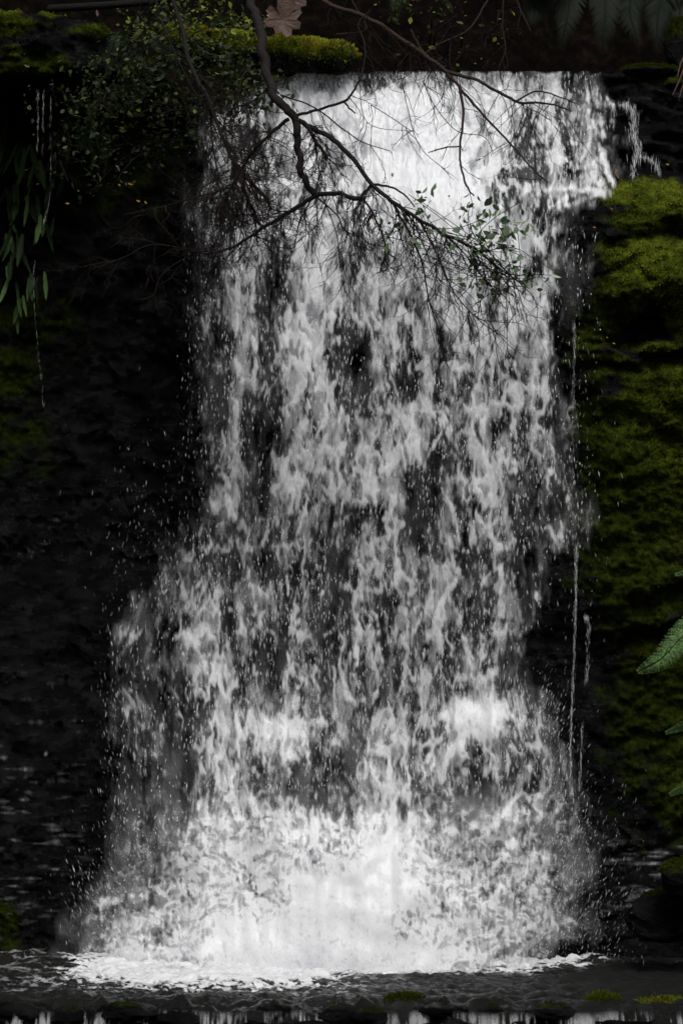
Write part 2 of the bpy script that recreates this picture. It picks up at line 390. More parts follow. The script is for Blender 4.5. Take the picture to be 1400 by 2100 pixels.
STR = [([(960, 392), (1020, 382), (1100, 392), (1160, 384), (1238, 395)], 7), ([(1175, 400), (1130, 425), (1100, 462), (1088, 520)], 7), ([(1230, 395), (1150, 425), (1115, 455)], 5),
 ([(1140, 455), (1139, 500), (1128, 560), (1140, 600)], 4), ([(1120, 560), (1108, 640), (1118, 700), (1112, 790)], 8), ([(1120, 960), (1158, 1002), (1168, 1036), (1150, 1100)], 6),
 ([(1108, 1010), (1112, 1050), (1140, 1110)], 5), ([(1066, 1010), (1030, 1060), (985, 1090), (962, 1130)], 9), ([(1010, 1100), (1022, 1180), (1010, 1260), (1020, 1330), (1008, 1425)], 9),
 ([(905, 1180), (935, 1250), (960, 1330), (975, 1410)], 6), ([(1098, 1180), (1102, 1230), (1078, 1290)], 5), ([(920, 1100), (940, 1180), (915, 1220), (870, 1300)], 6), ([(780, 1210), (795, 1260), (790, 1290)], 5),
 ([(640, 430), (630, 600), (610, 700), (600, 800), (640, 900), (600, 1000)], 14), ([(500, 480), (520, 640), (500, 760), (470, 930), (480, 1050)], 12), ([(430, 490), (418, 520)], 6),
 ([(1240, 200), (1252, 215), (1258, 250)], 3), ([(1200, 165), (1214, 240), (1232, 320), (1256, 378)], 5), ([(1196, 215), (1230, 222), (1236, 280)], 4), ([(1180, 290), (1216, 330), (1228, 376)], 7), ([(860, 640), (800, 900), (760, 1050), (740, 1200), (730, 1400)], 12), ([(1060, 640), (1080, 780), (1040, 900), (1060, 980)], 10),
  ([(210, 1850), (330, 1830), (500, 1850)], 10)]
HOLES = [(575, 570, 26, 75, .5), (735, 735, 32, 50, .55), (755, 520, 20, 30, .4), (840, 790, 34, 30, .5), (905, 730, 30, 40, .35), (1045, 770, 14, 18, .5), (1078, 770, 12, 20, .5), (1090, 560, 16, 26, .7),
 (555, 890, 50, 60, .35), (880, 1000, 44, 55, .45), (745, 860, 34, 60, .3), (1085, 1040, 40, 60, .45), (470, 690, 14, 60, .3), (500, 290, 34, 40, .35), (985, 1290, 26, 40, .3), (810, 1240, 22, 26, .4),
 (690, 1580, 40, 30, .35), (970, 1570, 20, 40, .12), (1180, 350, 22, 26, .4), (640, 850, 12, 18, .35), (300, 1780, 40, 60, .2), (320, 1920, 20, 16, .45), (450, 450, 20, 24, .3), (1140, 440, 20, 14, .5), (960, 950, 16, 30, .3), (1015, 880, 18, 26, .3), (780, 1060, 20, 40, .3), (860, 1130, 16, 30, .25)]

def FW(u, v):
    """the sheet of water follows the rock only loosely, so it stays smooth down its length"""
    w = v + 22*fbm(u/70, v/90, 3, 4); f = (F0(u, w - 30) + F0(u, w - 12) + F0(u, w + 12) + F0(u, w + 30))/4
    return f + .6*ledges(u, v) + .05*fbm(u/90, v/420, 3, 3) - .06
def curtain(name, u0, u1, v0, v1, step, seed, gap, share, mode, parent, mat, amp=.03):
    u = np.arange(u0, u1, step); v = np.arange(v0, v1, step); U, V = np.meshgrid(u, v)
    D = density(U, V)
    for pts, wd in STR:
        a = np.array(pts); k = (np.abs(U - a[:, 0].mean()) < np.ptp(a[:, 0])/2 + 50) & (np.abs(V - a[:, 1].mean()) < np.ptp(a[:, 1])/2 + 50)
        jx = 10*fbm(V[k]/40, U[k]/60, 2, 15)
        D[k] = np.maximum(D[k], .62*strand(U[k] + jx, V[k], pts, wd)*(.6 + .8*rank(fbm(U[k]/22, V[k]/30, 3, 19))))
    for a, b, ra, rb, c in HOLES:
        D *= 1 - min(1, 1.6*c)*np.exp(-(((U - a + 14*pn(V/30, U/40, 8))/ra)**2 + ((V - b)/rb)**2)**1.3)
    D = np.clip(D, 0, 1)
    splash = sstep(1500, 1840, V + 190*fbm(U/120, V/140, 3, 16)); arcs = .4*np.exp(-(((U - 1000)/120)**2 + ((V - 1480)/70)**2)) + .4*np.exp(-(((U - 600)/140)**2 + ((V - 1490)/60)**2))
    mixs = np.clip(splash + arcs, 0, 1)
    dome = np.exp(-(((U - 1000)/170)**2 + ((V - 1560)/130)**2)); U0, V0 = U, V
    lstep = np.exp(-(((U - 330)/130)**2 + ((V - 1340)/170)**2))
    U = U - dome*(U - 960)*np.clip((V - 1430)/500, 0, .26) - lstep*(U - 470)*np.clip((V - 1190)/900, 0, .16)
    D = np.clip(D + .18*np.exp(-(((U0 - 1000)/95)**2 + ((V0 - 1462 - .0016*(U0 - 990)**2)/24)**2)) + .06*np.exp(-(((U0 - 600)/100)**2 + ((V0 - 1510)/50)**2)), 0, 1)
    big = fbm(U/52 + .5*fbm(U/90, V/160, 2, 78), V/300, 3, 77)*1.15                             # clumps shared by all the layers
    wx = U + 14*fbm(U/60, V/110, 3, seed + 1); wy = V + 20*fbm(U/50, V/70, 3, seed + 2)
    if mode == 'veil': fall = .8*fbm(wx/22, wy/75, 4, seed + 3, .6) + .3*fbm(U/5, V/34, 2, seed + 4); soft = .75
    elif mode == 'streaks': fall = .62*fbm(U/4.4 + .4*fbm(U/30, V/40, 2, seed), V/19, 3, seed + 5, .55) + .50*fbm(wx/24, wy/52, 3, seed + 6); soft = .42
    else: wq = wx + 7*fbm(U/22, V/44, 2, seed + 9); fall = .62*ridge(wq/36, wy/92, 2, seed + 5) + .34*ridge(wq/15, wy/42, 2, seed + 8) + .20*fbm(wx/7, wy/26, 3, seed + 7); soft = .26
    wx2 = U + 30*fbm(U/50, V/50, 3, seed + 11); wy2 = V + 30*fbm(U/50, V/50, 3, seed + 12)
    churn = .8*fbm(wx2/24, wy2/25, 5, seed + 13, .68) + .35*fbm(wx/7, wy/30, 2, seed + 18) + (.40*ridge(wx2/18, wy2/20, 3, seed + 15) if mode == 'lace' else .3*fbm(U/6, V/9, 2, seed + 17))
    N = rank(fall + .35*big)*(1 - mixs) + rank(churn)*mixs
    D = D*(1 + .75*fbm(U/28, V/60, 3, 31)*(1 - D)*(1 - .6*mixs)); D = np.clip(D, 0, 1)
    if mode == 'veil': D0 = D; D = np.clip(D**.8, 0, 1)
    Dl = 1 - (1 - D)**share
    cov = np.clip((N - (1 - Dl*1.05))/(soft + .30*mixs) + .5, 0, 1); cov = cov*cov*(3 - 2*cov)
    cov *= sstep(0, .08, Dl)*{'veil': .12 + .84*D, 'streaks': .24 + .60*D, 'lace': .62 + .40*D}[mode]
    if mode == 'veil': cov = np.maximum(cov, np.clip(.03*sstep(.0, .3, D) + .06*D + .35*mixs*D, 0, 1)*(.2 + 1.4*rank(fbm(wx/30, wy/120, 3, 41) + .4*fbm(U/5, V/40, 2, 42))))
    ga = U0 + .5*V0*mixs + 9*fbm(U0/21, V0/27, 2, seed + 65); gb = V0 - .4*U0*mixs + 9*fbm(U0/25, V0/23, 2, seed + 66); gr = rank(fbm(ga/3.6, gb/(10 - 5*mixs), 2, seed + 61) + .5*fbm(U0/9, V0/(26 - 16*mixs), 2, seed + 63)); cov *= (1 - .62*(1 - D*.75) + .62*(1 - D*.75)*np.clip(gr*1.5, 0, 1.15)) if mode != 'veil' else 1
    top = sstep(400, 250, V); cov *= 1 - top*sstep(.35, .95, rank(fbm(U/6 + fbm(U/20, V/20, 2, seed), V/15, 3, seed + 33) + .25*big + .3*sstep(200, 150, V)))*(.22 + .75*(1 - D))
    nb = int(round(4.5/step)); pad = np.pad(cov, ((nb, nb), (0, 0)), mode='edge'); run = sum(pad[q:q + cov.shape[0]] for q in range(2*nb + 1))/(2*nb + 1)
    pad = np.pad(cov, ((1, 1), (1, 1)), mode='edge'); loc = (5*cov + pad[2:, 1:-1] + pad[:-2, 1:-1] + .5*pad[1:-1, 2:] + .5*pad[1:-1, :-2])/8
    kf = .45*(1 - splash)*sstep(330, 520, V0); cov = run*kf + loc*(1 - kf)                # falling water draws out into soft vertical threads
    cov *= sstep(-3, 4, V0 - lip(U0))
    U, V = U0, V0; Yb = FW(U, V)
    bil = np.abs(fbm(wx2/95, wy2/85, 3, seed + 20)) + .25*np.abs(fbm(wx2/34, wy2/30, 3, seed + 22))
    rel = amp*((.25 + .5*sstep(480, 330, V))*fall + .9*fbm(wx/40, wy/200, 2, seed + 25))*(1 - mixs) + mixs*(.04*fbm(U/170, V/150, 2, seed + 29) )
    Y = Yb - gap - rel - .08*splash
    P_ = W(U, V, Y); cov *= sstep(ZP - .03, ZP - .005, P_[..., 2])
    co = P_.reshape(-1, 3); cf = cov.ravel()
    q = quads(*U.shape); keep = cf[q].max(1) > .015; q = q[keep]
    used = np.unique(q); mp = np.zeros(len(cf), int); mp[used] = np.arange(len(used))
    return mesh_obj(name, co[used], mp[q], mat, parent, {'cover': cf[used]})
ZP = .04                                                      # level of the pool
falls = thing('waterfall', W(700, 1985, 0), 'tall white waterfall pouring down the dark rock face', 'waterfall', kind='structure')
curtain('water_veil', -30, 1425, 146, 2030, 3.0, 100, .06, .42, 'veil', falls, M_WATER, .03)
curtain('water_streaks', -30, 1425, 146, 2030, 2.0, 150, .11, .50, 'streaks', falls, M_WATER, .02)
curtain('water_lace', -30, 1425, 146, 2025, 2.0, 200, .17, .48, 'lace', falls, M_WATER, .03)

# drops: stretched beads of real size in and in front of the curtain
rs = np.random.RandomState(3)
oct_V = np.array([[1,0,0],[0,1,0],[-1,0,0],[0,-1,0],[0,0,1.0],[0,0,-1]]); oct_T = [[0,1,4],[1,2,4],[2,3,4],[3,0,4],[1,0,5],[2,1,5],[3,2,5],[0,3,5]]
def drops(u, v, Y, w_, l_, tilt, tone, mb):
    k = len(u); p = W(u, v, Y); M = np.zeros((k, 3, 3)); s = PX
    M[:, 0, 0] = w_*s; M[:, 1, 1] = w_*s; M[:, 2, 2] = l_*s; M[:, 0, 2] = tilt*l_*s
    mb.inst(oct_V, None, oct_T, M, p, tone)
mb = MB()
n = 42000
u = rs.uniform(190, 1280, n); v = rs.uniform(150, 1980, n); D = density(u, v)*(u < 1260)
cl_ = fbm(u/24, v/50, 2, 300)
k = rs.rand(n) < np.clip(D*1.6, 0, .85)*sstep(-.35, .35, cl_ + .1); k &= (v < 1620) | (D < .35); u, v, D = u[k], v[k], D[k]
sp = sstep(1600, 1750, v)
drops(u, v, F(u, v, False) - .10 - .22*rs.rand(len(u)) - .25*sp, rs.uniform(.5, 1.5, len(u)), rs.uniform(2, 8, len(u))*(1 - .6*sp), rs.randn(len(u))*(.1 + .4*sp), rs.uniform(.08, .5, len(u)), mb)
# sparse spray thrown beyond the curtain's edges
def spray(cu, cv, su, sv, n, out=0.0, y=-.2, wmin=.22, wmax=.75, lmax=4.0):
    n = int(n*.9); u = cu + .8*su*rs.randn(n); v = cv + sv*rs.randn(n); ok = (v < 1975) & (v > 160); u = u[ok]; v = v[ok]
    drops(u, v, F(u, v, False) + y - .25*rs.rand(len(u)), np.clip(np.exp(rs.randn(len(u))*.55 - .95), .12, 1.6), rs.uniform(1.2, lmax*1.7, len(u)), rs.randn(len(u))*.15 + out, rs.uniform(.08, .55, len(u))**1.4, mb)
spray(1170, 1750, 70, 80, 900, .3); spray(1130, 1500, 35, 60, 500, .4); spray(245, 1500, 36, 160, 380, -.2); spray(190, 1850, 40, 70, 400, -.4)
spray(400, 900, 30, 230, 300); spray(1180, 900, 40, 250, 350); spray(700, 1980, 300, 18, 600, 0, -.5); spray(1215, 1900, 70, 60, 500, .4, -.35, .4, 1.0, 3); spray(300, 1100, 60, 100, 250); spray(430, 560, 26, 130, 180)
o = mb.build('water_drops', M_DROP, None, True); tag(o, 'falling drops and spray flying clear of the waterfall', 'spray', kind='stuff')

# thin trickles beside the falls
def trickle(name, pts, wd, dens, label, y=-.05, tube=True):
    P = smooth_path(np.array([(a, b) for a, b in pts], float), 12)
    t = thing(name, W(pts[-1][0], pts[-1][1], F(pts[-1][0], pts[-1][1], False) + y), label, 'trickle', 'thin trickles beside the falls')
    m = MB(); L_ = np.sum(np.linalg.norm(np.diff(P, axis=0), axis=1)); k = int(L_*dens*1.5)
    s = rs.rand(k)*(len(P) - 1); s = s[fbm(s*12/len(P)*L_/60, s*0, 3, int(wd*10)) > -.12*wd]; k = len(s); i = np.minimum(s.astype(int), len(P) - 2); f = (s - i)[:, None]; q = P[i]*(1 - f) + P[i+1]*f
    u = q[:, 0] + rs.randn(k)*wd*.8; v = q[:, 1] + rs.randn(k)*2
    p_ = F(u, v, False) + y - .03*rs.rand(k)
    drops(u, v, p_, rs.uniform(.18, .42, k)*(.4 + wd*.20), rs.uniform(3, 13, k), rs.randn(k)*.1, rs.uniform(.04, .36, k), m)
    m.build('drops', M_DROP, t)['kind'] = 'stuff'
    if tube:
        m = MB(); yy = F(P[:, 0], P[:, 1], False) + y; rr = (wd*.45*PX)*(0.6 + .6*np.abs(fbm(P[:, 1]/14, P[:, 0]/14, 2, 5)))
        m.tube(W(P[:, 0] + 2*pn(P[:, 1]/9, P[:, 0]*0, 4), P[:, 1], yy), rr*.8, 5, .10); m.build('stream', M_DROP, t)
    return t
G = 'water_trickle'
trickle(G, [(1222, 212), (1240, 216), (1255, 214), (1258, 235), (1256, 262)], 3, .8, 'short white trickle stepping off the ledge just right of the falls')
trickle(G, [(1268, 216), (1290, 218), (1300, 240), (1298, 275), (1308, 305), (1300, 330), (1298, 365)], 7, 1.2, 'widest trickle running down the stepped rocks right of the falls')
trickle(G, [(1300, 320), (1330, 326), (1345, 340), (1350, 360)], 5, .8, 'trickle curving right over the lowest step above the mossy shelf')
trickle(G, [(1226, 180), (1222, 200), (1220, 215)], 4, .8, 'small trickle high on the rock beside the lip')
trickle(G, [(1181, 1120), (1180, 1200), (1178, 1290), (1174, 1400), (1170, 1500), (1168, 1620)], 2.2, .45, 'long thin trickle falling down the dark rock right of the main fall')
trickle(G, [(1198, 1265), (1206, 1280), (1204, 1360), (1200, 1400)], 2.5, .6, 'thin trickle beginning under the mossy overhang right of the main fall', tube=False)
trickle(G, [(1192, 1480), (1190, 1560), (1186, 1620)], 2.5, .5, 'faint beaded trickle low down beside the long trickle', tube=False)
trickle(G, [(78, 185), (78, 240), (77, 330)], 1.2, .3, 'leftmost beaded trickle dripping off the top left ledge', -.68, False)
trickle(G, [(90, 185), (89, 240), (88, 320)], 1.1, .3, 'middle beaded trickle dripping off the top left ledge', -.68, False)
trickle(G, [(105, 190), (104, 260), (103, 400), (84, 480)], 1.2, .22, 'longest beaded trickle dripping off the top left ledge', -.68, False)
trickle(G, [(70, 540), (72, 640), (90, 830)], 1.6, .12, 'sparse line of drops falling past the dark mossy wall on the left', -.3, False)
trickle(G, [(1177, 660), (1176, 760), (1172, 1000)], 2.4, .25, 'sparse trickle between the right edge of the fall and the moss', -.1, False)
trickle(G, [(425, 490), (432, 470), (440, 440)], 5, 1.5, 'small white side spout left of the falls behind the twigs', -.1)

# ------------------------------------------------------------------ pool, weir and foam
def pool():
    m, n, l, b, out = mat_new('pool_water')
    b.inputs['Base Color'].default_value = (.012, .013, .012, 1); b.inputs['Roughness'].default_value = .12; b.inputs['IOR'].default_value = 1.33
    t = noise(n, l, 30, 7, (.7, 1, 1), .75); bp = n.new('ShaderNodeBump'); bp.inputs['Strength'].default_value = 1; bp.inputs['Distance'].default_value = .05
    l.new(t.outputs['Fac'], bp.inputs['Height']); l.new(bp.outputs[0], b.inputs['Normal'])
    x = np.arange(-4, 4, .012); y = np.arange(-1.90, .9, .012); X, Y = np.meshgrid(x, y)
    Z = .036*fbm(X/.35, Y/.16, 3, 400) + .026*fbm(X/.09, Y/.06, 4, 403, .65)
    lipy = -1.62 + .20*fbm(X/.5, X*0, 4, 410, .7)
    over = np.clip(lipy - Y, 0, None)
    Z = Z - 2.2*over**1.6 - .01 + ZP
    Z = Z + .11*fbm(X/.22, Y/.3, 3, 425)*sstep(-1.25, -1.55, Y)
    Yc = np.where(over > 0, lipy - (lipy - Y)*.55, Y)
    o = mesh_obj('pool_water', np.stack([X, Yc, Z], -1), quads(*X.shape)[:, ::-1], m); tag(o, 'dark rippled pool at the foot of the falls', 'pool', kind='structure')
    # rock weir under the lip
    x = np.arange(-4, 4, .02); s = np.linspace(0, 1, 60); X, S = np.meshgrid(x, s)
    Yw = -1.62 + .20*fbm(X/.5, X*0, 4, 410, .7) - .08 - .35*S + .05*fbm(X/.12, S*4, 3, 415); Zw = ZP - .01 - .8*S**.7 + .06*fbm(X/.2, S*3, 3, 417) - .05
    o = mesh_obj('rock_weir', np.stack([X, Yw, Zw], -1), quads(*X.shape), M_ROCK, None, {'moss': np.zeros(X.size), 'moss_tone': np.zeros(X.size)})
    tag(o, 'dark rock sill the pool spills over at the bottom', 'rock sill', kind='structure')
pool()
def foam():
    x = np.arange(-1.9, 2.0, .005); y = np.arange(-1.62, .3, .007); X, Y = np.meshgrid(x, y)
    wx = X + .06*fbm(X/.12, Y/.12, 3, 500); wy = Y + .06*fbm(X/.12, Y/.12, 3, 502)
    N = rank(.8*fbm(wx/.11, wy/.05, 4, 504, .6) + .5*ridge(wx/.14, wy/.07, 3, 506) + .55*fbm(X/.035, Y/.03, 3, 509)*sstep(-.7, -1.0, Y))
    # foam is thick against the fall and thins towards the weir, reaching furthest left of centre
    front = .16*fbm(X/.25, X*0, 3, 514) + np.interp(X, [-1.5, -1.2, -.9, -.35, -.1, .1, .6, .9, 1.3, 1.8], [-.5, -.76, -.98, -1.02, -.9, -.66, -.62, -.5, -.2, 0])
    D = sstep(-.22, .26, Y - front)*sstep(-1.34, -1.08, X + .08*fbm(Y/.1, X*0, 2, 508))*(1 - sstep(1.0, 1.35, X)) + .10*sstep(-1.5, -1.0, Y)*sstep(.5, -.1, X)*(.5 + .5*sstep(-1.5, -1.1, X)) + .02  # last terms scatter pale flecks standing for sky glints on the pool
    D = np.clip(D, 0, 1); cov = np.clip((N - (1 - D))/.2 + .5, 0, 1)*sstep(0, .2, D)
    Z = ZP + .004 + .036*fbm(X/.35, Y/.16, 3, 400) + .026*fbm(X/.09, Y/.06, 4, 403, .65) + D*(.03*fbm(wx/.22, wy/.14, 3, 510) + .008*fbm(wx/.05, wy/.03, 2, 512))
    q = quads(*X.shape)[:, ::-1]; cf = cov.ravel(); keep = cf[q].max(1) > .02; q = q[keep]; used = np.unique(q); mp = np.zeros(len(cf), int); mp[used] = np.arange(len(used))
    co = np.stack([X, Y, Z], -1).reshape(-1, 3)
    o = mesh_obj('foam', co[used], mp[q], M_WATER, None, {'cover': cf[used]}); tag(o, 'white foam spreading over the pool at the foot of the falls, and pale flecks painted as glints', 'foam', kind='stuff')
    # small curtains over the sill
    x = np.arange(-2, 2, .004); t = np.linspace(0, 1, 60); X, T2 = np.meshgrid(x, t)
    D = .10 + .25*fbm(X/.1, X*0, 3, 530)
    for c, wd, a in ((-.62, .22, .5), (.33, .05, .7), (.62, .17, .65), (1.05, .12, .75), (-.2, .14, .4), (-1.15, .25, .3), (1.5, .1, .3)): D = np.maximum(D, a*np.exp(-((X - c)/wd)**4))
    N = rank(.6*fbm(X/.012, T2*1.2, 3, 520) + .6*fbm(X/.06, T2*2, 3, 523)); cov = .42*np.clip((N - (1 - D))/.45 + .5, 0, 1)*sstep(0, .25, T2)
    Y = -1.66 + .20*fbm(X/.5, X*0, 4, 410, .7) - .10*T2 - .012*N; Z = ZP - .005 - .30*T2**1.3
    cf = cov.ravel(); o = mesh_obj('sill_curtain', np.stack([X, Y, Z], -1), quads(*X.shape), M_WATER, None, {'cover': cf}); tag(o, 'thin curtain of water spilling over the rock sill at the bottom', 'water', kind='stuff')
foam()

# ------------------------------------------------------------------ moss tufts on the rock
def tufts(P, Nrm, tone, length, mb, spread=.5, width=.22):
    k = len(P); M = frames(rs, Nrm, spread)*(length*rs.uniform(.5, 1.4, k))[:, None, None]
    bV = [[-width, 0, 0], [width, 0, 0], [0, 1, .12], [0, 0, -width], [0, 0, width], [.1, .9, 0]]
    mb.inst(bV, None, [[0, 1, 2], [3, 4, 5]], M, P, np.clip(tone + rs.randn(k)*.09, 0, 1))
mb = MB(); n = 330000
u = rs.uniform(-40, 1440, n); v = rs.uniform(0, 2000, n)
k = ((u > 1130) | (u < 330) | ((u < 560) & (v < 230))) & (v > lip(u) - 2); u, v = u[k], v[k]
m_, l_ = moss_fields(u, v)
k = rs.rand(len(u)) < m_*(.35 + .65*sstep(.1, .4, l_)); u, v, l_ = u[k], v[k], l_[k]
h = 3.0
P = W(u, v, F(u, v)); Px = W(u + h, v, F(u + h, v)); Pv = W(u, v + h, F(u, v + h))
Nn = np.cross(Px - P, Pv - P); Nn /= np.linalg.norm(Nn, axis=1)[:, None]; Nn *= np.where(Nn[:, 1:2] > 0, -1, 1)
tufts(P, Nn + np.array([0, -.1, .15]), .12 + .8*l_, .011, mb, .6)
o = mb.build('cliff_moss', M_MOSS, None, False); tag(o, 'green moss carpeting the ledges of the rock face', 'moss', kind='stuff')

# ------------------------------------------------------------------ logs, boulders
def log(name, pts, rpx, label, mat, mossy, cat='log', n_m=9000, rough=.25, base_tone=.85):
    P = smooth_path([W(a, b, y) for a, b, y in pts], 14); n = len(P); t = np.linspace(0, 1, n)
    rad = rpx*PX*(1 + .0*t); rad = rad*np.sqrt(np.clip(np.minimum(t/.02, 1)*np.minimum((1 - t)/.10, 1), .02, 1)); k = 26
    T = np.gradient(P, axis=0); T /= np.linalg.norm(T, axis=1)[:, None]; A = np.cross(T, [0, 1, 0]); A /= np.linalg.norm(A, axis=1)[:, None]; B = np.cross(T, A)
    th = np.arange(k)*2*np.pi/k; TH, NN = np.meshgrid(th, t*n/7.0)
    rr = rad[:, None]*(1 + rough*fbm(NN, np.cos(TH)*1.5, 3, 600) + rough*.6*fbm(NN*2.3, np.sin(TH)*2, 3, 605))
    dirs = np.cos(TH)[..., None]*A[:, None] + np.sin(TH)[..., None]*B[:, None]
    V = P[:, None] + rr[..., None]*dirs
    root = thing(name, P[n//2] - [0, 0, rad[n//2]], label, cat)
    i = np.arange(n - 1)[:, None]*k; j = np.arange(k)[None]; Q = np.stack([i + j, i + (j + 1) % k, i + k + (j + 1) % k, i + k + j], -1).reshape(-1, 4)
    mu = sstep(-.5, .4, dirs[..., 2]) if mossy else np.zeros_like(TH)
    mesh_obj('trunk', V, Q, mat, root, {'moss': mu*.9, 'moss_tone': mu*.7})
    if mossy:
        a = rs.randint(0, n, n_m); b = rs.randint(0, k, n_m); fr = rs.rand(n_m)[:, None]; p = V[a, b]*fr + V[a, (b + 1) % k]*(1 - fr) + T[a]*(rs.rand(n_m)[:, None] - .5)*.03; d = dirs[a, b]
        keep = rs.rand(n_m) < .12 + .88*sstep(-.5, .3, d[:, 2] + .4*fbm(p[:, 0]/.08, p[:, 2]/.08, 2, 620)); p, d = p[keep], d[keep]
        m = MB(); tufts(p, d + [0, 0, .2], np.clip(base_tone*.80 + .36*d[:, 2] + .25*fbm(p[:, 0]/.05, p[:, 2]/.05, 2, 630), 0, 1), .013, m, .5); o = m.build('moss', M_MOSS, root, False)  # tuft tone raised on upward faces, light from above put into the colour
        o['kind'] = 'stuff'
    return root
log('mossy_log', [(330, 82, .42), (430, 96, .36), (540, 108, .33), (640, 117, .31), (733, 118, .31)], 36, 'thick log covered in bright yellow-green moss lying across the left of the lip', M_ROCK, True, n_m=26000, rough=.55)
log('fallen_branch', [(95, 18, .25), (200, 12, .28), (300, 4, .3), (390, -10, .35)], 8, 'dark bare branch lying on the mossy top left ledge', M_BARK, False, 'branch', rough=.1)
def boulder(name, u, v, Y, ru, rv, label, cov, tonev, seed, group=None, depth=.8):
    a = np.linspace(0, math.pi, 40); b = np.linspace(0, 2*math.pi, 81)[:-1]; A, B = np.meshgrid(a, b, indexing='ij')
    d = np.stack([np.sin(A)*np.cos(B), np.sin(A)*np.sin(B), np.cos(A)], -1)
    r = 1 + .28*fbm(d[..., 0]*1.6 + d[..., 1], d[..., 2]*1.6 - d[..., 1], 4, seed) + .05*fbm(d[..., 0]*9 + d[..., 1]*3, d[..., 2]*9, 3, seed + 3)
    c = W(u, v, Y); sc = np.array([ru*PX, ru*PX*depth, rv*PX]); V = c + d*r[..., None]*sc
    root = thing(name, c - [0, 0, rv*PX], label, 'rock', group)
    k = 80; i = np.arange(39)[:, None]*k; j = np.arange(k)[None]; Q = np.stack([i + j, i + k + j, i + k + (j + 1) % k, i + (j + 1) % k], -1).reshape(-1, 4)
    mu = sstep(.0, .5, d[..., 2] + .6*fbm(d[..., 0]*2, d[..., 1]*2 + d[..., 2], 3, seed + 9) - 1 + cov)
    mesh_obj('stone', V, Q, M_ROCK, root, {'moss': mu, 'moss_tone': mu*tonev})
    f = V.reshape(-1, 3); mm = mu.ravel(); nk = int(5000*cov) if tonev > .04 else 40; idx = rs.choice(len(f), nk, p=mm/mm.sum()); m = MB()
    p = f[idx] + rs.randn(nk, 3)*.006; tufts(p, d.reshape(-1, 3)[idx] + [0, 0, .2], .15 + .75*tonev + .0*idx, .010, m, .5); o = m.build('moss', M_MOSS, root, False); o['kind'] = 'stuff'
    return root
boulder('mossy_rock', 1420, 1800, -.75, 62, 36, 'rounded rock with a pale mossy cap at the right edge above the pool', .75, .45, 701)
boulder('mossy_rock', 1375, 2100, -1.45, 110, 42, 'large moss-topped rock in the bottom right corner on the sill', .8, .75, 711)
boulder('mossy_rock', 1238, 2062, -1.42, 38, 18, 'small mossy rock on the sill left of the corner rock', .8, .6, 721)
boulder('mossy_rock', 828, 2062, -1.44, 46, 18, 'dark low rock with a little moss at the middle of the sill', .55, .35, 731)
boulder('mossy_rock', 1405, 2070, -1.35, 30, 20, 'small mossy lump behind the corner rock at the right edge', .7, .5, 741)
for i, (a, b, ru, rv, lb) in enumerate([(40, 2078, 60, 20, 'wide dark wet stone on the sill in the bottom left corner'), (150, 2086, 44, 18, 'dark stone on the sill just right of the corner stone'), (262, 2074, 50, 16, 'low wet stone under the left end of the foam'), (372, 2088, 52, 20, 'dark stone on the sill below the left part of the foam'),
   (700, 2080, 40, 18, 'dark wet stone left of the middle mossy rock'), (760, 2086, 40, 16, 'stone touching the left side of the middle mossy rock'), (905, 2070, 46, 12, 'flat wet stone just right of the middle mossy rock'), (1010, 2084, 34, 18, 'dark stone between the two brightest strings of water on the sill'), (1130, 2076, 46, 14, 'low wet stone left of the small mossy rock on the sill'), (560, 2072, 40, 12, 'flat stone breaking the sill below the thick foam')]):
    boulder('wet_stone', a, b, -1.60 - .03*(i % 3), ru, rv, lb, .12 + .12*(i % 3), .04, 780 + 7*i, 'wet stones along the sill')
boulder('wet_rock', 1360, 1880, -.55, 70, 50, 'black wet rock at the right edge of the pool below the mossy cap', .2, .05, 751)
boulder('mossy_rock', 1395, 100, .75, 36, 62, 'dark mossy stump-like rock at the top right edge', .8, .3, 761)
boulder('mossy_rock', 1330, 150, .62, 60, 14, 'low green mossy rock on the lip at the top right', .9, .35, 771)

# ------------------------------------------------------------------ branches
def bpath(pts, m=7): # (px, py, Y, radius px)
    p = smooth_path(np.array(pts, float), m); P = W(p[:, 0], p[:, 1], p[:, 2])
    n = len(P); j = np.stack([fbm(np.arange(n)*.35, np.full(n, pts[0][0]*.01), 2, 800 + q) for q in range(3)], -1)*p[:, 3:4]*PX*.7
    return P + j, np.maximum(p[:, 3], .5)*PX*.64
def twig(mb, p, d, length, rad, depth, rs, grav=.35, wig=.5, kids=3):
    n = max(4, int(length/.022)); P = [p]; d = d/np.linalg.norm(d); st_ = length/n; pts = []
    for i in range(n):
        d = d + rs.randn(3)*wig*.45*np.array([1, .6, 1]) + np.array([0, 0, -grav*.12]); d /= np.linalg.norm(d); p = p + d*st_; P.append(p); pts.append((p, d))
    mb.tube(np.array(P), np.linspace(rad, rad*.45, len(P)), 4 if rad < .004 else 6, rs.uniform(.2, .9))
    ends = [(P[-1], d)]
    if depth > 0:
        for q in range(kids):
            i = rs.randint(1, n); pp, dd = pts[i]; side = rs.randn(3); side -= dd*(side @ dd); side /= np.linalg.norm(side)
            ends += twig(mb, pp, dd + side*.9, length*rs.uniform(.3, .6), rad*.6, depth - 1, rs, grav, wig, kids)
    return ends
leaf_V = np.array([[0, 0, 0], [.28, .3, .06], [.34, .6, .05], [0, 1.05, -.12], [-.34, .6, .05], [-.28, .3, .06], [0, .35, -.02], [0, .65, -.03]])
leaf_Q = [[0, 1, 6, 5], [6, 1, 2, 7], [5, 6, 7, 4]]; leaf_T = [[7, 2, 3], [4, 7, 3]]
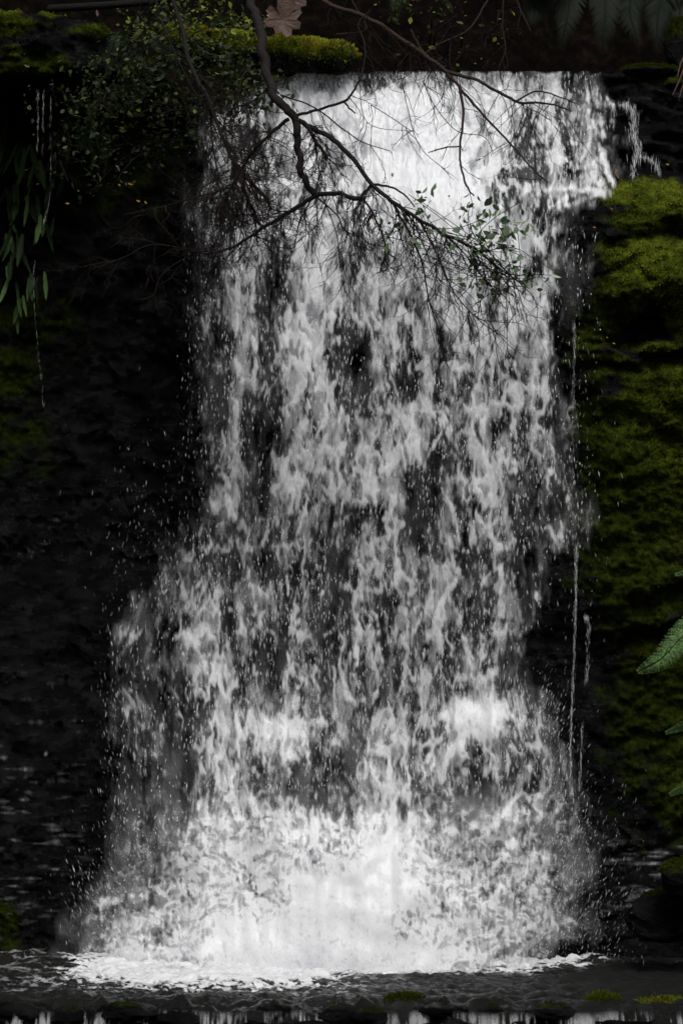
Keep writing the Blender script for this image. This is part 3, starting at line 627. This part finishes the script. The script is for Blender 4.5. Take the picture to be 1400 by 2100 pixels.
def leaves(mb, pos, dirs, size, tone, spread=.5):
    k = len(pos); M = frames(rs, dirs, spread)*(size*rs.uniform(.38, 1.4, k))[:, None, None]; M[:, :, 0] *= rs.uniform(.45, 1.1, k)[:, None]
    mb.inst(leaf_V, leaf_Q, leaf_T, M, pos, np.clip(tone, 0, 1))
BY = -1.0
limb = thing('overhanging_limb', W(605, 243, BY), 'dark crooked limb forking in front of the falls, green leaves at its right tip', 'branch')
m = MB(); P, r = bpath([(455, -180, -.5, 14), (500, -40, -.6, 14), (518, 20, -.7, 14), (536, 80, -.8, 15), (545, 150, -.88, 14), (568, 205, -.95, 13), (604, 240, BY, 12), (610, 290, BY, 10.5), (614, 330, BY, 10), (627, 370, BY, 9.5), (645, 402, BY, 9)]); m.tube(P, r, 10, .4); m.build('main_stem', M_BARK, limb)
SB = {
 'C': [(645, 400, BY, 7), (690, 397, BY-.02, 7), (735, 408, BY-.04, 6.5), (750, 392, BY-.05, 5), (764, 376, BY-.06, 4.5)],
 'D': [(604, 246, BY, 8), (660, 272, BY, 7.5), (712, 312, BY-.02, 7), (760, 374, BY-.06, 6.5), (800, 412, BY-.1, 6), (860, 450, BY-.14, 5), (915, 482, BY-.18, 4.2), (975, 512, BY-.2, 3), (1035, 558, BY-.24, 2.2), (1085, 592, BY-.26, 1.5)],
 'E': [(645, 402, BY, 7), (590, 437, BY+.03, 6), (535, 470, BY+.06, 5.2), (490, 500, BY+.1, 3.8), (430, 520, BY+.15, 2.6), (380, 510, BY+.2, 2)],
 'Fx': [(592, 244, BY, 6), (545, 282, BY+.04, 5.4), (505, 330, BY+.08, 5), (480, 372, BY+.1, 4.5), (452, 430, BY+.1, 3)],
 'G': [(605, 238, BY, 5), (660, 222, BY-.03, 4), (705, 208, BY-.05, 4), (722, 190, BY-.05, 3.4), (742, 150, BY-.05, 3), (748, 95, BY-.04, 2.6), (735, 50, BY, 2.2), (760, 20, BY, 2)],
 'G2': [(705, 208, BY-.05, 3), (716, 222, BY-.06, 2.6), (729, 233, BY-.08, 2)],
 'Ix': [(628, 258, BY, 6), (655, 300, BY-.03, 5.5), (672, 322, BY-.04, 4.5)],
 'J': [(575, 195, BY, 2.4), (640, 218, BY-.1, 2.2), (700, 262, BY-.12, 2), (745, 292, BY-.12, 1.6), (800, 310, BY-.12, 1)],
 'D2': [(765, 378, BY-.06, 4), (800, 384, BY-.08, 3.2), (830, 400, BY-.1, 2.6), (850, 425, BY-.1, 2)],
 'D3': [(800, 412, BY-.1, 3.5), (835, 470, BY-.12, 3), (865, 540, BY-.15, 2.4), (880, 620, BY-.16, 2), (905, 690, BY-.16, 1.2)],
 'D4': [(860, 450, BY-.14, 3), (900, 530, BY-.17, 2.6), (930, 600, BY-.2, 2), (985, 660, BY-.22, 1.4), (1040, 695, BY-.22, .9)],
 'D5': [(745, 408, BY-.04, 3.4), (770, 450, BY-.05, 3), (790, 510, BY-.06, 3.2), (778, 560, BY-.06, 2.2)],
 'D6': [(915, 482, BY-.18, 2.4), (960, 530, BY-.2, 2), (1000, 580, BY-.2, 1.6), (1050, 605, BY-.2, 1)],
 'C2': [(650, 405, BY, 2.6), (690, 440, BY, 2.2), (705, 470, BY, 2), (735, 485, BY, 1.8), (745, 475, BY, 1.4)],
 'C3': [(640, 405, BY, 2.6), (615, 455, BY, 2), (605, 500, BY+.02, 1.4)],
 'C4': [(660, 400, BY, 2), (690, 480, BY, 1.6), (700, 560, BY, 1.2), (715, 585, BY, .8)],
 'E2': [(590, 437, BY+.03, 2.2), (560, 480, BY, 1.8), (570, 505, BY, 1.6), (600, 508, BY, 1.4), (605, 490, BY, 1)],
 'P': [(470, 385, BY+.1, 3), (400, 405, BY+.2, 2.4), (330, 425, BY+.3, 2), (255, 440, BY+.35, 1.2)],
 'P2': [(390, 512, BY+.2, 2.4), (310, 502, BY+.25, 2), (250, 530, BY+.3, 1.8), (175, 545, BY+.35, 1.2)],
 'P3': [(395, 520, BY+.2, 2), (335, 560, BY+.22, 1.8), (312, 612, BY+.25, 1.2)]}
paths = {}
for key, pts in SB.items():
    m = MB(); P, r = bpath(pts); paths[key] = P; m.tube(P, r, 7, .35 + .1*rs.rand()); m.build('side_branch', M_BARK, limb)
mt = MB(); tr = np.random.RandomState(21)
def twigs_from(key, n, dirc, length, rad, depth=1, grav=.35, wig=.5, mbx=None, pth=None, a=0, b=1):
    P = pth if pth is not None else paths[key]; ends = []
    for _ in range(n):
        i = int((a + (b - a)*tr.rand())*(len(P) - 1)); d = np.array(dirc) + tr.randn(3)*np.array([.5, .4, .4])
        ends += twig(mbx or mt, P[i], d, length*tr.uniform(.5, 1.3), rad*PX, depth, tr, grav, wig)
    return ends
twigs_from('D', 50, (.35, -.1, -1), .32, 1.0, 2, .3, .35, a=.45, b=.95)
twigs_from('D', 14, (.2, 0, .2), .14, .9, 1, a=.1)
twigs_from('D3', 16, (.2, 0, -1), .24, .9, 1, .3, .35); twigs_from('D4', 26, (.6, 0, -.7), .24, .8, 1, .3, .3); twigs_from('D5', 16, (0, 0, -1), .12, 1.2, 2, .3, .7)
twigs_from('D6', 10, (.5, 0, -.3), .16, .8, 1)
twigs_from('C', 26, (.1, 0, -1), .34, .9, 2, .4, .35); twigs_from('C2', 8, (.3, 0, -1), .2, .8, 1); twigs_from('C4', 8, (.3, 0, -1), .2, .7, 1)
twigs_from('E', 40, (-.1, 0, -.5), .22, .9, 2, .2, .5); twigs_from('E', 12, (-.1, 0, .8), .25, .8, 1)
twigs_from('Fx', 44, (-.2, 0, -.5), .24, 1.0, 2, .2, .5); twigs_from('Fx', 12, (.3, 0, -.4), .2, .9, 2)
twigs_from('G', 10, (.3, 0, -1), .2, .9, 1); twigs_from('Ix', 26, (.1, 0, -1), .2, 1.1, 2, .3, .5); twigs_from('J', 5, (.3, 0, -1), .2, .7, 1)
twigs_from('P', 14, (-.5, 0, -.4), .26, .9, 1); twigs_from('P2', 12, (-.5, 0, -.3), .24, .8, 1); twigs_from('P3', 6, (-.3, 0, -.8), .15, .7, 1)
o = mt.build('twigs', M_TWIG, limb, False); o['kind'] = 'stuff'
# leaves at the right tip
m = MB(); mtw = MB()
def leaf_cloud(cu, cv, su, sv, k, size, tone, m, Y=BY - .2, sy=.08):
    u = cu + su*rs.randn(k); v = cv + sv*rs.randn(k); p = W(u, v, Y + sy*rs.randn(k)); d = np.stack([rs.randn(k)*.7, rs.randn(k)*.5 - .2, -.5 + .5*rs.randn(k)], -1)
    leaves(m, p, d/np.linalg.norm(d, axis=1)[:, None], size, tone + .15*rs.randn(k)); return p
for a, b, su, sv, k in ((858, 408, 16, 10, 9), (845, 470, 30, 20, 10), (960, 440, 22, 18, 12), (1000, 430, 26, 14, 12), (975, 490, 30, 18, 20), (1045, 470, 22, 16, 18), (1005, 520, 30, 16, 24), (1000, 560, 30, 20, 20), (1060, 570, 28, 12, 20), (1085, 560, 10, 12, 6), (960, 575, 20, 30, 6), (985, 640, 12, 14, 3)):
    leaf_cloud(a, b, su*1.25, sv*1.25, int(k*1.7), .041, .70, m)
    for _ in range(3):
        q = paths['D'][-rs.randint(2, 26)]; e = W(a + rs.randn()*su, b + rs.randn()*sv, BY - .2); mid = (q + e)/2 + rs.randn(3)*.02; mtw.tube(smooth_path([q, mid, e], 5), .0016, 4, .3)
leaf_cloud(830, 500, 60, 30, 40, .024, .5, m); leaf_cloud(790, 395, 40, 20, 8, .018, .6, m)
m.build('leaves', M_LEAF, limb)['kind'] = 'stuff'; mtw.build('leaf_stalks', M_TWIG, limb)['kind'] = 'stuff'
m = MB(); leaf_cloud(795, 480, 6, 12, 16, .016, .15, m, BY - .1, .02); leaf_cloud(690, 380, 60, 60, 14, .01, .2, m, BY); leaf_cloud(560, 350, 60, 60, 20, .010, .3, m, BY); m.build('dead_leaf_cluster', M_DEAD, limb)['kind'] = 'stuff'

br2 = thing('overhanging_bough', W(920, 148, -.7), 'thin bare brown bough reaching right across the top of the falls', 'branch')
KB = [[(560, -60, -.4, 8), (680, 10, -.5, 7.5), (760, 40, -.6, 7), (830, 85, -.65, 7), (880, 120, -.7, 7), (920, 148, -.7, 6.5), (970, 162, -.72, 5), (1030, 193, -.75, 4.6), (1065, 210, -.76, 4), (1120, 212, -.78, 3), (1172, 228, -.8, 2.2)],
 [(1058, 207, -.76, 3), (1100, 187, -.78, 2.6), (1150, 200, -.8, 2), (1185, 214, -.8, 1.5)], [(912, 146, -.7, 5), (945, 182, -.72, 4.5), (990, 235, -.74, 3.6), (1050, 300, -.76, 3), (1090, 345, -.78, 2.4), (1122, 374, -.78, 2)],
 [(942, 180, -.72, 4.5), (949, 240, -.74, 4), (943, 300, -.74, 3.4), (945, 345, -.75, 3.2), (958, 385, -.76, 3), (972, 402, -.76, 2)], [(945, 300, -.74, 2.2), (910, 303, -.75, 2.2), (878, 313, -.76, 1.6)],
 [(866, 165, -.7, 1.4), (890, 215, -.72, 1.3), (935, 268, -.74, 1.3), (990, 280, -.75, 1.1), (1010, 310, -.75, .8)], [(1032, -20, -.6, 2.6), (1030, 60, -.6, 2.4), (1036, 100, -.6, 2.2), (1022, 140, -.6, 1.5)], [(1050, -20, -.6, 3.2), (1070, 28, -.6, 3), (1088, 64, -.6, 2)],
 [(820, 150, -.7, 1.3), (835, 220, -.7, 1.2), (860, 300, -.72, 1.1), (920, 355, -.72, .8)], [(735, 140, -.6, 1.3), (752, 250, -.62, 1.1), (850, 270, -.64, .7)], [(760, 215, -.7, 1.4), (800, 240, -.7, 1.3), (845, 270, -.7, 1)],
 [(840, 60, -.5, 4), (860, 95, -.5, 4), (880, 122, -.6, 3)], [(690, 70, -.5, 3), (745, 65, -.5, 3), (745, 40, -.5, 3), (720, 0, -.5, 3), (700, -40, -.5, 3)], [(1000, 0, -.4, 3), (960, 60, -.5, 2.6), (900, 90, -.55, 2.2), (870, 110, -.6, 2)]]
kp = []
for i, pts in enumerate(KB):
    m = MB(); P, r = bpath(pts); kp.append(P); m.tube(P, r, 7, .75 if i < 4 else .6); m.build('bough_stem' if i == 0 else 'side_branch', M_BARK, br2)
mk = MB()
for i, (n_, L_) in enumerate([(46, .26), (3, .1), (6, .16), (5, .1), (3, .06), (3, .14), (8, .12), (3, .1), (4, .16), (4, .14), (3, .12), (8, .2), (12, .2), (8, .16)]):
    twigs_from(None, n_, (.1, 0, -.7), L_, .8, 1, .3, .4, mk, kp[i])
o = mk.build('twigs', M_TWIG, br2, False); o['kind'] = 'stuff'

# leaning dark sapling on the left, with a thick tangle
sap = thing('leaning_sapling', W(530, 460, -.8), 'dark thin sapling leaning through the tangle left of the crooked limb', 'sapling')
SP = [[(340, -40, -.3, 7), (372, 60, -.4, 7), (395, 140, -.5, 6.5), (425, 200, -.6, 6), (455, 275, -.7, 6), (480, 335, -.75, 6), (505, 400, -.8, 5.4), (532, 462, -.8, 4)], [(478, 330, -.75, 6), (515, 375, -.78, 6), (540, 400, -.78, 5.5), (556, 430, -.8, 4.5)],
 [(455, 275, -.7, 3), (470, 230, -.7, 2.6), (520, 205, -.7, 2), (560, 170, -.7, 1.4)], [(430, 210, -.6, 3), (440, 320, -.62, 2.6), (470, 420, -.7, 2.2), (500, 460, -.7, 1.6)], [(318, -30, -.2, 3), (330, 40, -.3, 3), (400, 190, -.4, 2.6), (425, 205, -.4, 2.4)]]
sp_ = []
for i, pts in enumerate(SP):
    m = MB(); P, r = bpath(pts); sp_.append(P); m.tube(P, r, 7, .3); m.build('sapling_stem' if i == 0 else 'side_branch', M_BARK, sap)
mk = MB()
for i, (n_, L_) in enumerate([(52, .30), (18, .2), (16, .2), (26, .26), (8, .14)]): twigs_from(None, n_, (.15, 0, -.5), L_, .95, 2, .25, .5, mk, sp_[i], .3 if i == 0 else 0)
o = mk.build('twigs', M_TWIG, sap, False); o['kind'] = 'stuff'

# ------------------------------------------------------------------ shrubs, ferns
def shrub(name, cu, cv, su, sv, Y, k, size, tone, label, seed, n_st=5, hang=False, group='shrubs growing on the left bank'):
    r_ = np.random.RandomState(seed); k = int(k*(1.5 if 'left' in group else .7)); c = W(cu, cv + sv, Y); root = thing(name, c, label, 'shrub', group)
    ms = MB(); ml = MB(); ends = []
    for q in range(n_st):
        e = W(cu + su*r_.uniform(-1, 1), cv + sv*r_.uniform(-1, .6), Y - .1 + .15*r_.randn()); base = W(cu + su*.4*r_.randn(), cv + (-sv if hang else sv)*.9, Y + .1)
        mid = (base + e)/2 + r_.randn(3)*.05; P = smooth_path([base, mid, e], 8); ms.tube(P, np.linspace(.005, .0015, len(P)), 5, r_.rand())
        for _ in range(5): ends += twig(ms, P[r_.randint(4, len(P))], r_.randn(3) + [0, -.2, 0], size*4.5, .0012, 1, r_, .3, .4)
    ends = [p for p, d in ends]; idx = r_.randint(0, len(ends), k); p = np.array(ends)[idx] + r_.randn(k, 3)*size*[1.3, 1, 1.0]
    d = np.stack([r_.randn(k), -.5 + .5*r_.randn(k), -.3 + .4*r_.randn(k)], -1); d /= np.linalg.norm(d, axis=1)[:, None]
    leaves(ml, p, d, size*1.1, tone + .17*r_.randn(k)); ms.build('stems', M_TWIG, root); ml.build('foliage', M_SHRUB, root)
SH = [(400, 90, 95, 60, .05, 280, .030, .55, 'leafy shrub with mixed green leaves draped over the left part of the mossy log'), (480, 45, 70, 45, .35, 260, .026, .85, 'yellow-green leafy shrub behind the mossy log beside the limb'),
 (290, 120, 75, 60, -.05, 380, .030, .5, 'grey-green shrub spreading just right of the wet top left ledge'), (480, 170, 75, 45, -.1, 320, .028, .5, 'dark leafy shrub hanging under the log across the left end of the lip'),
 (240, 205, 70, 40, .0, 240, .026, .5, 'low shrub with small leaves below the wet ledge'), (360, 235, 95, 45, -.05, 300, .024, .45, 'dim trailing shrub left of the top of the falls'),
 (170, 270, 70, 60, .1, 150, .024, .4, 'sparse dark shrub in the hollow below the top left ledge'), (310, 350, 120, 70, .1, 260, .020, .3, 'very dark twiggy shrub in the hollow left of the falls'),
 (130, 310, 30, 25, -.05, 36, .028, .6, 'little sprig of pale leaves beside the long drips on the left'), (350, 25, 110, 25, .5, 260, .026, .85, 'yellowish undergrowth along the top edge left of the limb')]
for i, (a, b, su, sv, y, k, sz, tn, lb) in enumerate(SH): shrub('leafy_shrub', a, b, su, sv, y, k, sz, tn, lb, 900 + i, hang=i in (3, 5, 6, 7))
for i, (a, b, su, sv, y, k, sz, tn, lb) in enumerate([(900, 60, 60, 40, 1.3, 60, .028, .85, 'small shrub with a few yellow-green leaves behind the middle of the lip'), (830, 15, 60, 25, 1.2, 120, .026, .8, 'leafy green sprays hanging at the top edge above the middle of the falls'), (1010, 62, 30, 20, 1.0, 24, .028, .95, 'few bright small leaves beside the pale hanging twig'), (880, 100, 90, 40, 1.5, 90, .022, .3, 'dark brush on the bank behind the middle of the lip')]):
    shrub('leafy_shrub', a, b, su, sv, y, k, sz, tn, lb, 950 + i, hang=i == 1, group='shrubs on the bank behind the lip')

def frond(mb, P, plen, tone, rs_, droop=.3, sub=True, rad=.003):
    """a pinnate frond along path P; pinnae shorten to the tip; each pinna carries leaflets"""
    n = len(P); T = np.gradient(P, axis=0); T /= np.linalg.norm(T, axis=1)[:, None]
    mb.tube(P, np.linspace(rad, rad*.3, n), 5, max(0, tone - .2))
    nrm = np.array([0, -1, .25]); pos = []; dr = []; sz = []
    for i in range(2, n):
        f = i/n; L_ = plen*min(1, f/.12)*(1 - f)**.75 + .004
        s0 = np.cross(T[i], nrm); s0 /= np.linalg.norm(s0)
        for sgn in (-1, 1):
            d = s0*sgn + T[i]*.45 + np.array([0, 0, -droop]) + rs_.randn(3)*.06; d /= np.linalg.norm(d)
            if sub:
                m_ = max(3, int(L_/.006)); 
                for q in range(1, m_ + 1):
                    c = P[i] + d*L_*q/m_ + np.array([0, 0, -droop*.3*L_*(q/m_)**2])
                    for s2 in (-1, 1):
                        e = np.cross(d, nrm); e = e/np.linalg.norm(e)*s2 + d*.5
                        pos.append(c); dr.append(e/np.linalg.norm(e)); sz.append(max(.003, .22*L_*(1 - .75*q/m_)))
            else: pos.append(P[i]); dr.append(d); sz.append(L_)
    pos = np.array(pos); dr = np.array(dr); sz = np.array(sz); k = len(pos)
    x = np.cross(dr, nrm); x /= np.linalg.norm(x, axis=1)[:, None]; z = np.cross(x, dr)
    M = np.stack([x*(.9 if sub else .30), dr, z], -1)*sz[:, None, None]
    mb.inst(leaf_V, leaf_Q, leaf_T, M, pos, np.clip(tone + rs_.randn(k)*.06, 0, 1))
fr = np.random.RandomState(5)
fern = thing('fern', W(1600, 1330, -1.9), 'bright green fern whose frond tips poke in from the right edge', 'fern')
for pts, pl in ((((1600, 1240), (1480, 1255), (1405, 1300), (1355, 1350), (1308, 1377)), .105), (((1600, 1390), (1500, 1440), (1430, 1475), (1366, 1502)), .05), (((1600, 1490), (1500, 1560), (1430, 1600), (1374, 1628)), .06), (((1600, 1150), (1500, 1150), (1440, 1165), (1385, 1178)), .03)):
    m = MB(); P = smooth_path([W(a, b, -1.9) for a, b in pts], 16); frond(m, P, pl, .9, fr, .15); m.build('frond', M_FERN, fern)
for i, (lb, fs) in enumerate((('dark tree fern with drooping fronds at the top right', [((1200, -160), (1175, -60), (1165, 20), (1150, 95)), ((1250, -160), (1240, -60), (1240, 30), (1232, 108)), ((1180, -150), (1120, -60), (1100, 0), (1090, 50)), ((1270, -140), (1300, -50), (1290, 20), (1310, 90))]),
        ('dark tree fern with wide fronds in the top right corner', [((1400, -140), (1370, -50), (1350, 20), (1345, 100)), ((1420, -140), (1400, -60), (1395, 0), (1390, 60))]), ('pale green fern sprays hanging over the middle top edge', [((830, -120), (815, -50), (812, 0), (808, 34)), ((890, -120), (905, -50), (915, -10), (925, 22))]))):
    t = thing('tree_fern', W(fs[0][0][0], -160, 1.2), lb, 'tree fern')
    for pts in fs: m = MB(); P = smooth_path([W(a, b, 1.1 + .2*fr.randn()*.5) for a, b in pts], 12); frond(m, P, .17 if i < 2 else .08, .36 if i < 2 else .7, fr, .45, True, .006); m.build('frond', M_FERN, t)
for i, (pts, lb) in enumerate(((((250, 60), (232, 95), (226, 130), (222, 150)), 'small grey-green fern frond hanging beside the wet ledge'), (((300, 70), (330, 90), (355, 120), (368, 155)), 'feathery fern frond arching through the left shrubs'), (((320, 95), (350, 105), (395, 130), (410, 160)), 'lower feathery fern frond arching towards the log'))):
    t = thing('small_fern', W(pts[0][0], pts[0][1], -.2), lb, 'fern', 'small ferns among the left shrubs'); m = MB(); frond(m, smooth_path([W(a, b, -.2) for a, b in pts], 8), .05, .55, fr, .3, True, .0015); m.build('frond', M_FERN, t)
# strap-leaved ferns hanging from the left wall
strap_V = []; 
for q in range(8):
    f = q/7; wv = .075*math.sin(math.pi*min(1, f*.93 + .07))**.6*(1 + .15*math.sin(q*2.1)); strap_V += [[-wv, f, -.12*f*f], [0, f, -.12*f*f + .02], [wv, f, -.12*f*f]]
strap_Q = [[3*q + s, 3*q + s + 1, 3*q + s + 4, 3*q + s + 3] for q in range(7) for s in (0, 1)]
HF = [(15, 300, 7), (45, 290, 8), (75, 330, 7), (20, 380, 8), (55, 400, 7), (90, 450, 5), (15, 470, 7), (40, 500, 6), (15, 560, 5), (75, 560, 5), (40, 620, 4), (150, 250, 7), (185, 260, 6), (210, 300, 5), (8, 250, 5), (110, 380, 4)]
POS = ['near the top left under the ledge', 'right below the ledge', 'beside the leftmost drips', 'against the left edge, upper row', 'below the drips', 'rightmost of the lower row', 'against the left edge, middle row', 'middle of the lower row', 'lowest on the left edge but one', 'under the lower row on its right', 'lowest of all on the mossy wall', 'in the hollow right of the drips', 'between the drips and the shrub', 'deepest in the dark hollow', 'topmost at the left edge', 'just right of the longest drip']
for i, (a, b, k) in enumerate(HF):
    c = W(a, b, F(a, b, False) - .12); t = thing('hanging_fern', c, 'strap-leaved fern hanging down ' + POS[i], 'fern', 'strap-leaved ferns hanging on the left wall')
    m = MB(); d = np.stack([fr.randn(k)*.22, -.3 + .15*fr.randn(k), -1 + 0*fr.randn(k)], -1); d /= np.linalg.norm(d, axis=1)[:, None]
    x = np.stack([np.ones(k), .5*fr.randn(k), np.zeros(k)], -1); x -= d*np.sum(x*d, 1)[:, None]; x /= np.linalg.norm(x, axis=1)[:, None]; z = np.cross(x, d); z *= np.where(z[:, 1:2] > 0, 1, -1)
    M = np.stack([x, d, z], -1)*fr.uniform(.11, .21, k)[:, None, None]; pos = c + fr.randn(k, 3)*[.03, .03, .03]
    m.inst(strap_V, strap_Q, None, M, pos, fr.uniform(.45, .9, k)); m.build('fronds', M_FERN, t)

# ------------------------------------------------------------------ fallen leaves
def flat_leaf(name, u, v, Y, size, ang, tone, label, lobed=False, group='small fallen leaves'):
    if lobed:
        pr = [(0, 0), (.14, .10), (.30, .02), (.40, .14), (.34, .28), (.52, .38), (.48, .54), (.34, .56), (.38, .80), (.26, .86), (.18, .78), (.10, 1.02), (-.02, .98), (-.06, .78), (-.22, .90), (-.32, .78), (-.24, .60), (-.44, .62), (-.50, .44), (-.34, .34), (-.42, .16), (-.28, .06), (-.12, .12)]
    else: pr = [(0, 0), (.14, .2), (.2, .5), (.12, .8), (0, 1.05), (-.12, .8), (-.2, .5), (-.14, .2)]
    pr = np.array(pr); c = np.array([0, .42]); n_ = len(pr); ca, sa = math.cos(ang), math.sin(ang)
    V = [[c[0], c[1], -.05]] + [[p[0], p[1], .03*math.sin(1.3*i) + .12*abs(p[0])] for i, p in enumerate(pr)] + [[(p[0] + c[0])/2, (p[1] + c[1])/2, .05*abs(p[0]) - .02] for i, p in enumerate(pr)]
    V = np.array(V); V[:, 1] -= .5; X = V[:, 0]*ca - V[:, 1]*sa; Z = V[:, 0]*sa + V[:, 1]*ca
    p = np.stack([X, -V[:, 2], Z], -1)*size; T = []; 
    for i in range(n_): j = (i + 1) % n_; T += [[0, 1 + n_ + i, 1 + n_ + j], [1 + n_ + i, 1 + i, 1 + j], [1 + n_ + i, 1 + j, 1 + n_ + j]]
    m = MB(); m.add(p, None, T, tone); o = m.build(name, M_DEAD, None, False); o.location = [float(q) for q in W(u, v, Y)]
    md = o.modifiers.new('thickness', 'SOLIDIFY'); md.thickness = .0012
    tag(o, label, 'leaf', group); return o
flat_leaf('dead_leaf', 582, 34, .12, .19, -.45, .30, 'big lobed brown dead leaf standing behind the mossy log beside the limb', True, 'large dead leaves')
flat_leaf('dead_leaf', 596, 4, .2, .15, 2.2, .28, 'second brown dead leaf at the top edge overlapping the big lobed one', True, 'large dead leaves')
LF = [(1265, 356, .055, .25, .5, 'tan pointed leaf standing on the wet rock above the mossy shelf'), (1253, 428, .016, .6, .7, 'tiny orange leaf just below the mossy shelf'), (1218, 466, .016, 1.5, .8, 'tiny pale orange leaf on the dark rock beside the white spout'),
 (1201, 545, .018, .2, .7, 'orange leaf scrap on wet rock beside the right edge of the fall'), (1258, 704, .014, 1.2, .95, 'tiny golden leaf on dark moss above the long moss slope'), (1244, 692, .013, .8, .75, 'tiny orange leaf up and left of the golden one'), (1368, 337, .016, 1.2, .95, 'tiny yellow leaf on the wet rock near the right edge'),
 (139, 417, .020, 1.4, .98, 'round yellow leaf in the dark left of the shrubs'), (241, 341, .026, .9, .97, 'yellow curled leaf in the dark twigs, highest of the yellow ones'), (284, 412, .020, 1.2, .96, 'left one of the two close yellow leaves below the curled one'), (299, 415, .018, .7, .96, 'right one of the two close yellow leaves below the curled one'),
 (268, 377, .030, 1.3, .9, 'thin yellow-green leaf lying level in the left twigs'), (245, 379, .016, .9, .95, 'small yellow leaf left of the level yellow-green one'), (56, 135, .03, 1.2, .4, 'reddish brown leaf stuck on the wet ledge at the far left'), (107, 164, .02, .3, .95, 'yellow leaf scrap at the edge of the left ledge'), (200, 27, .035, .2, .42, 'brown dead leaf beside the fallen branch on the top left ledge')]
for a, b, s, g, tn, lb in LF: flat_leaf('fallen_leaf', a, b, float(F(a, b, False)) - (.75 if 120 < a < 330 and b > 300 else .13), s, g, tn, lb)
# brown dead frond at the upper right edge
t = thing('dead_frond', W(1400, 120, .2), 'reddish brown dead frond hanging at the upper right edge', 'frond'); 
for pts in (((1420, 100), (1405, 130), (1392, 165), (1378, 195)), ((1430, 120), (1412, 150), (1398, 180), (1392, 200)), ((1424, 90), (1400, 120), (1392, 140), (1388, 158))):
    m = MB(); P = smooth_path([W(a, b, .2) for a, b in pts], 6); m.tube(P, np.linspace(.008, .003, len(P)), 5, .35); m.build('leaflet', M_DEAD, t)
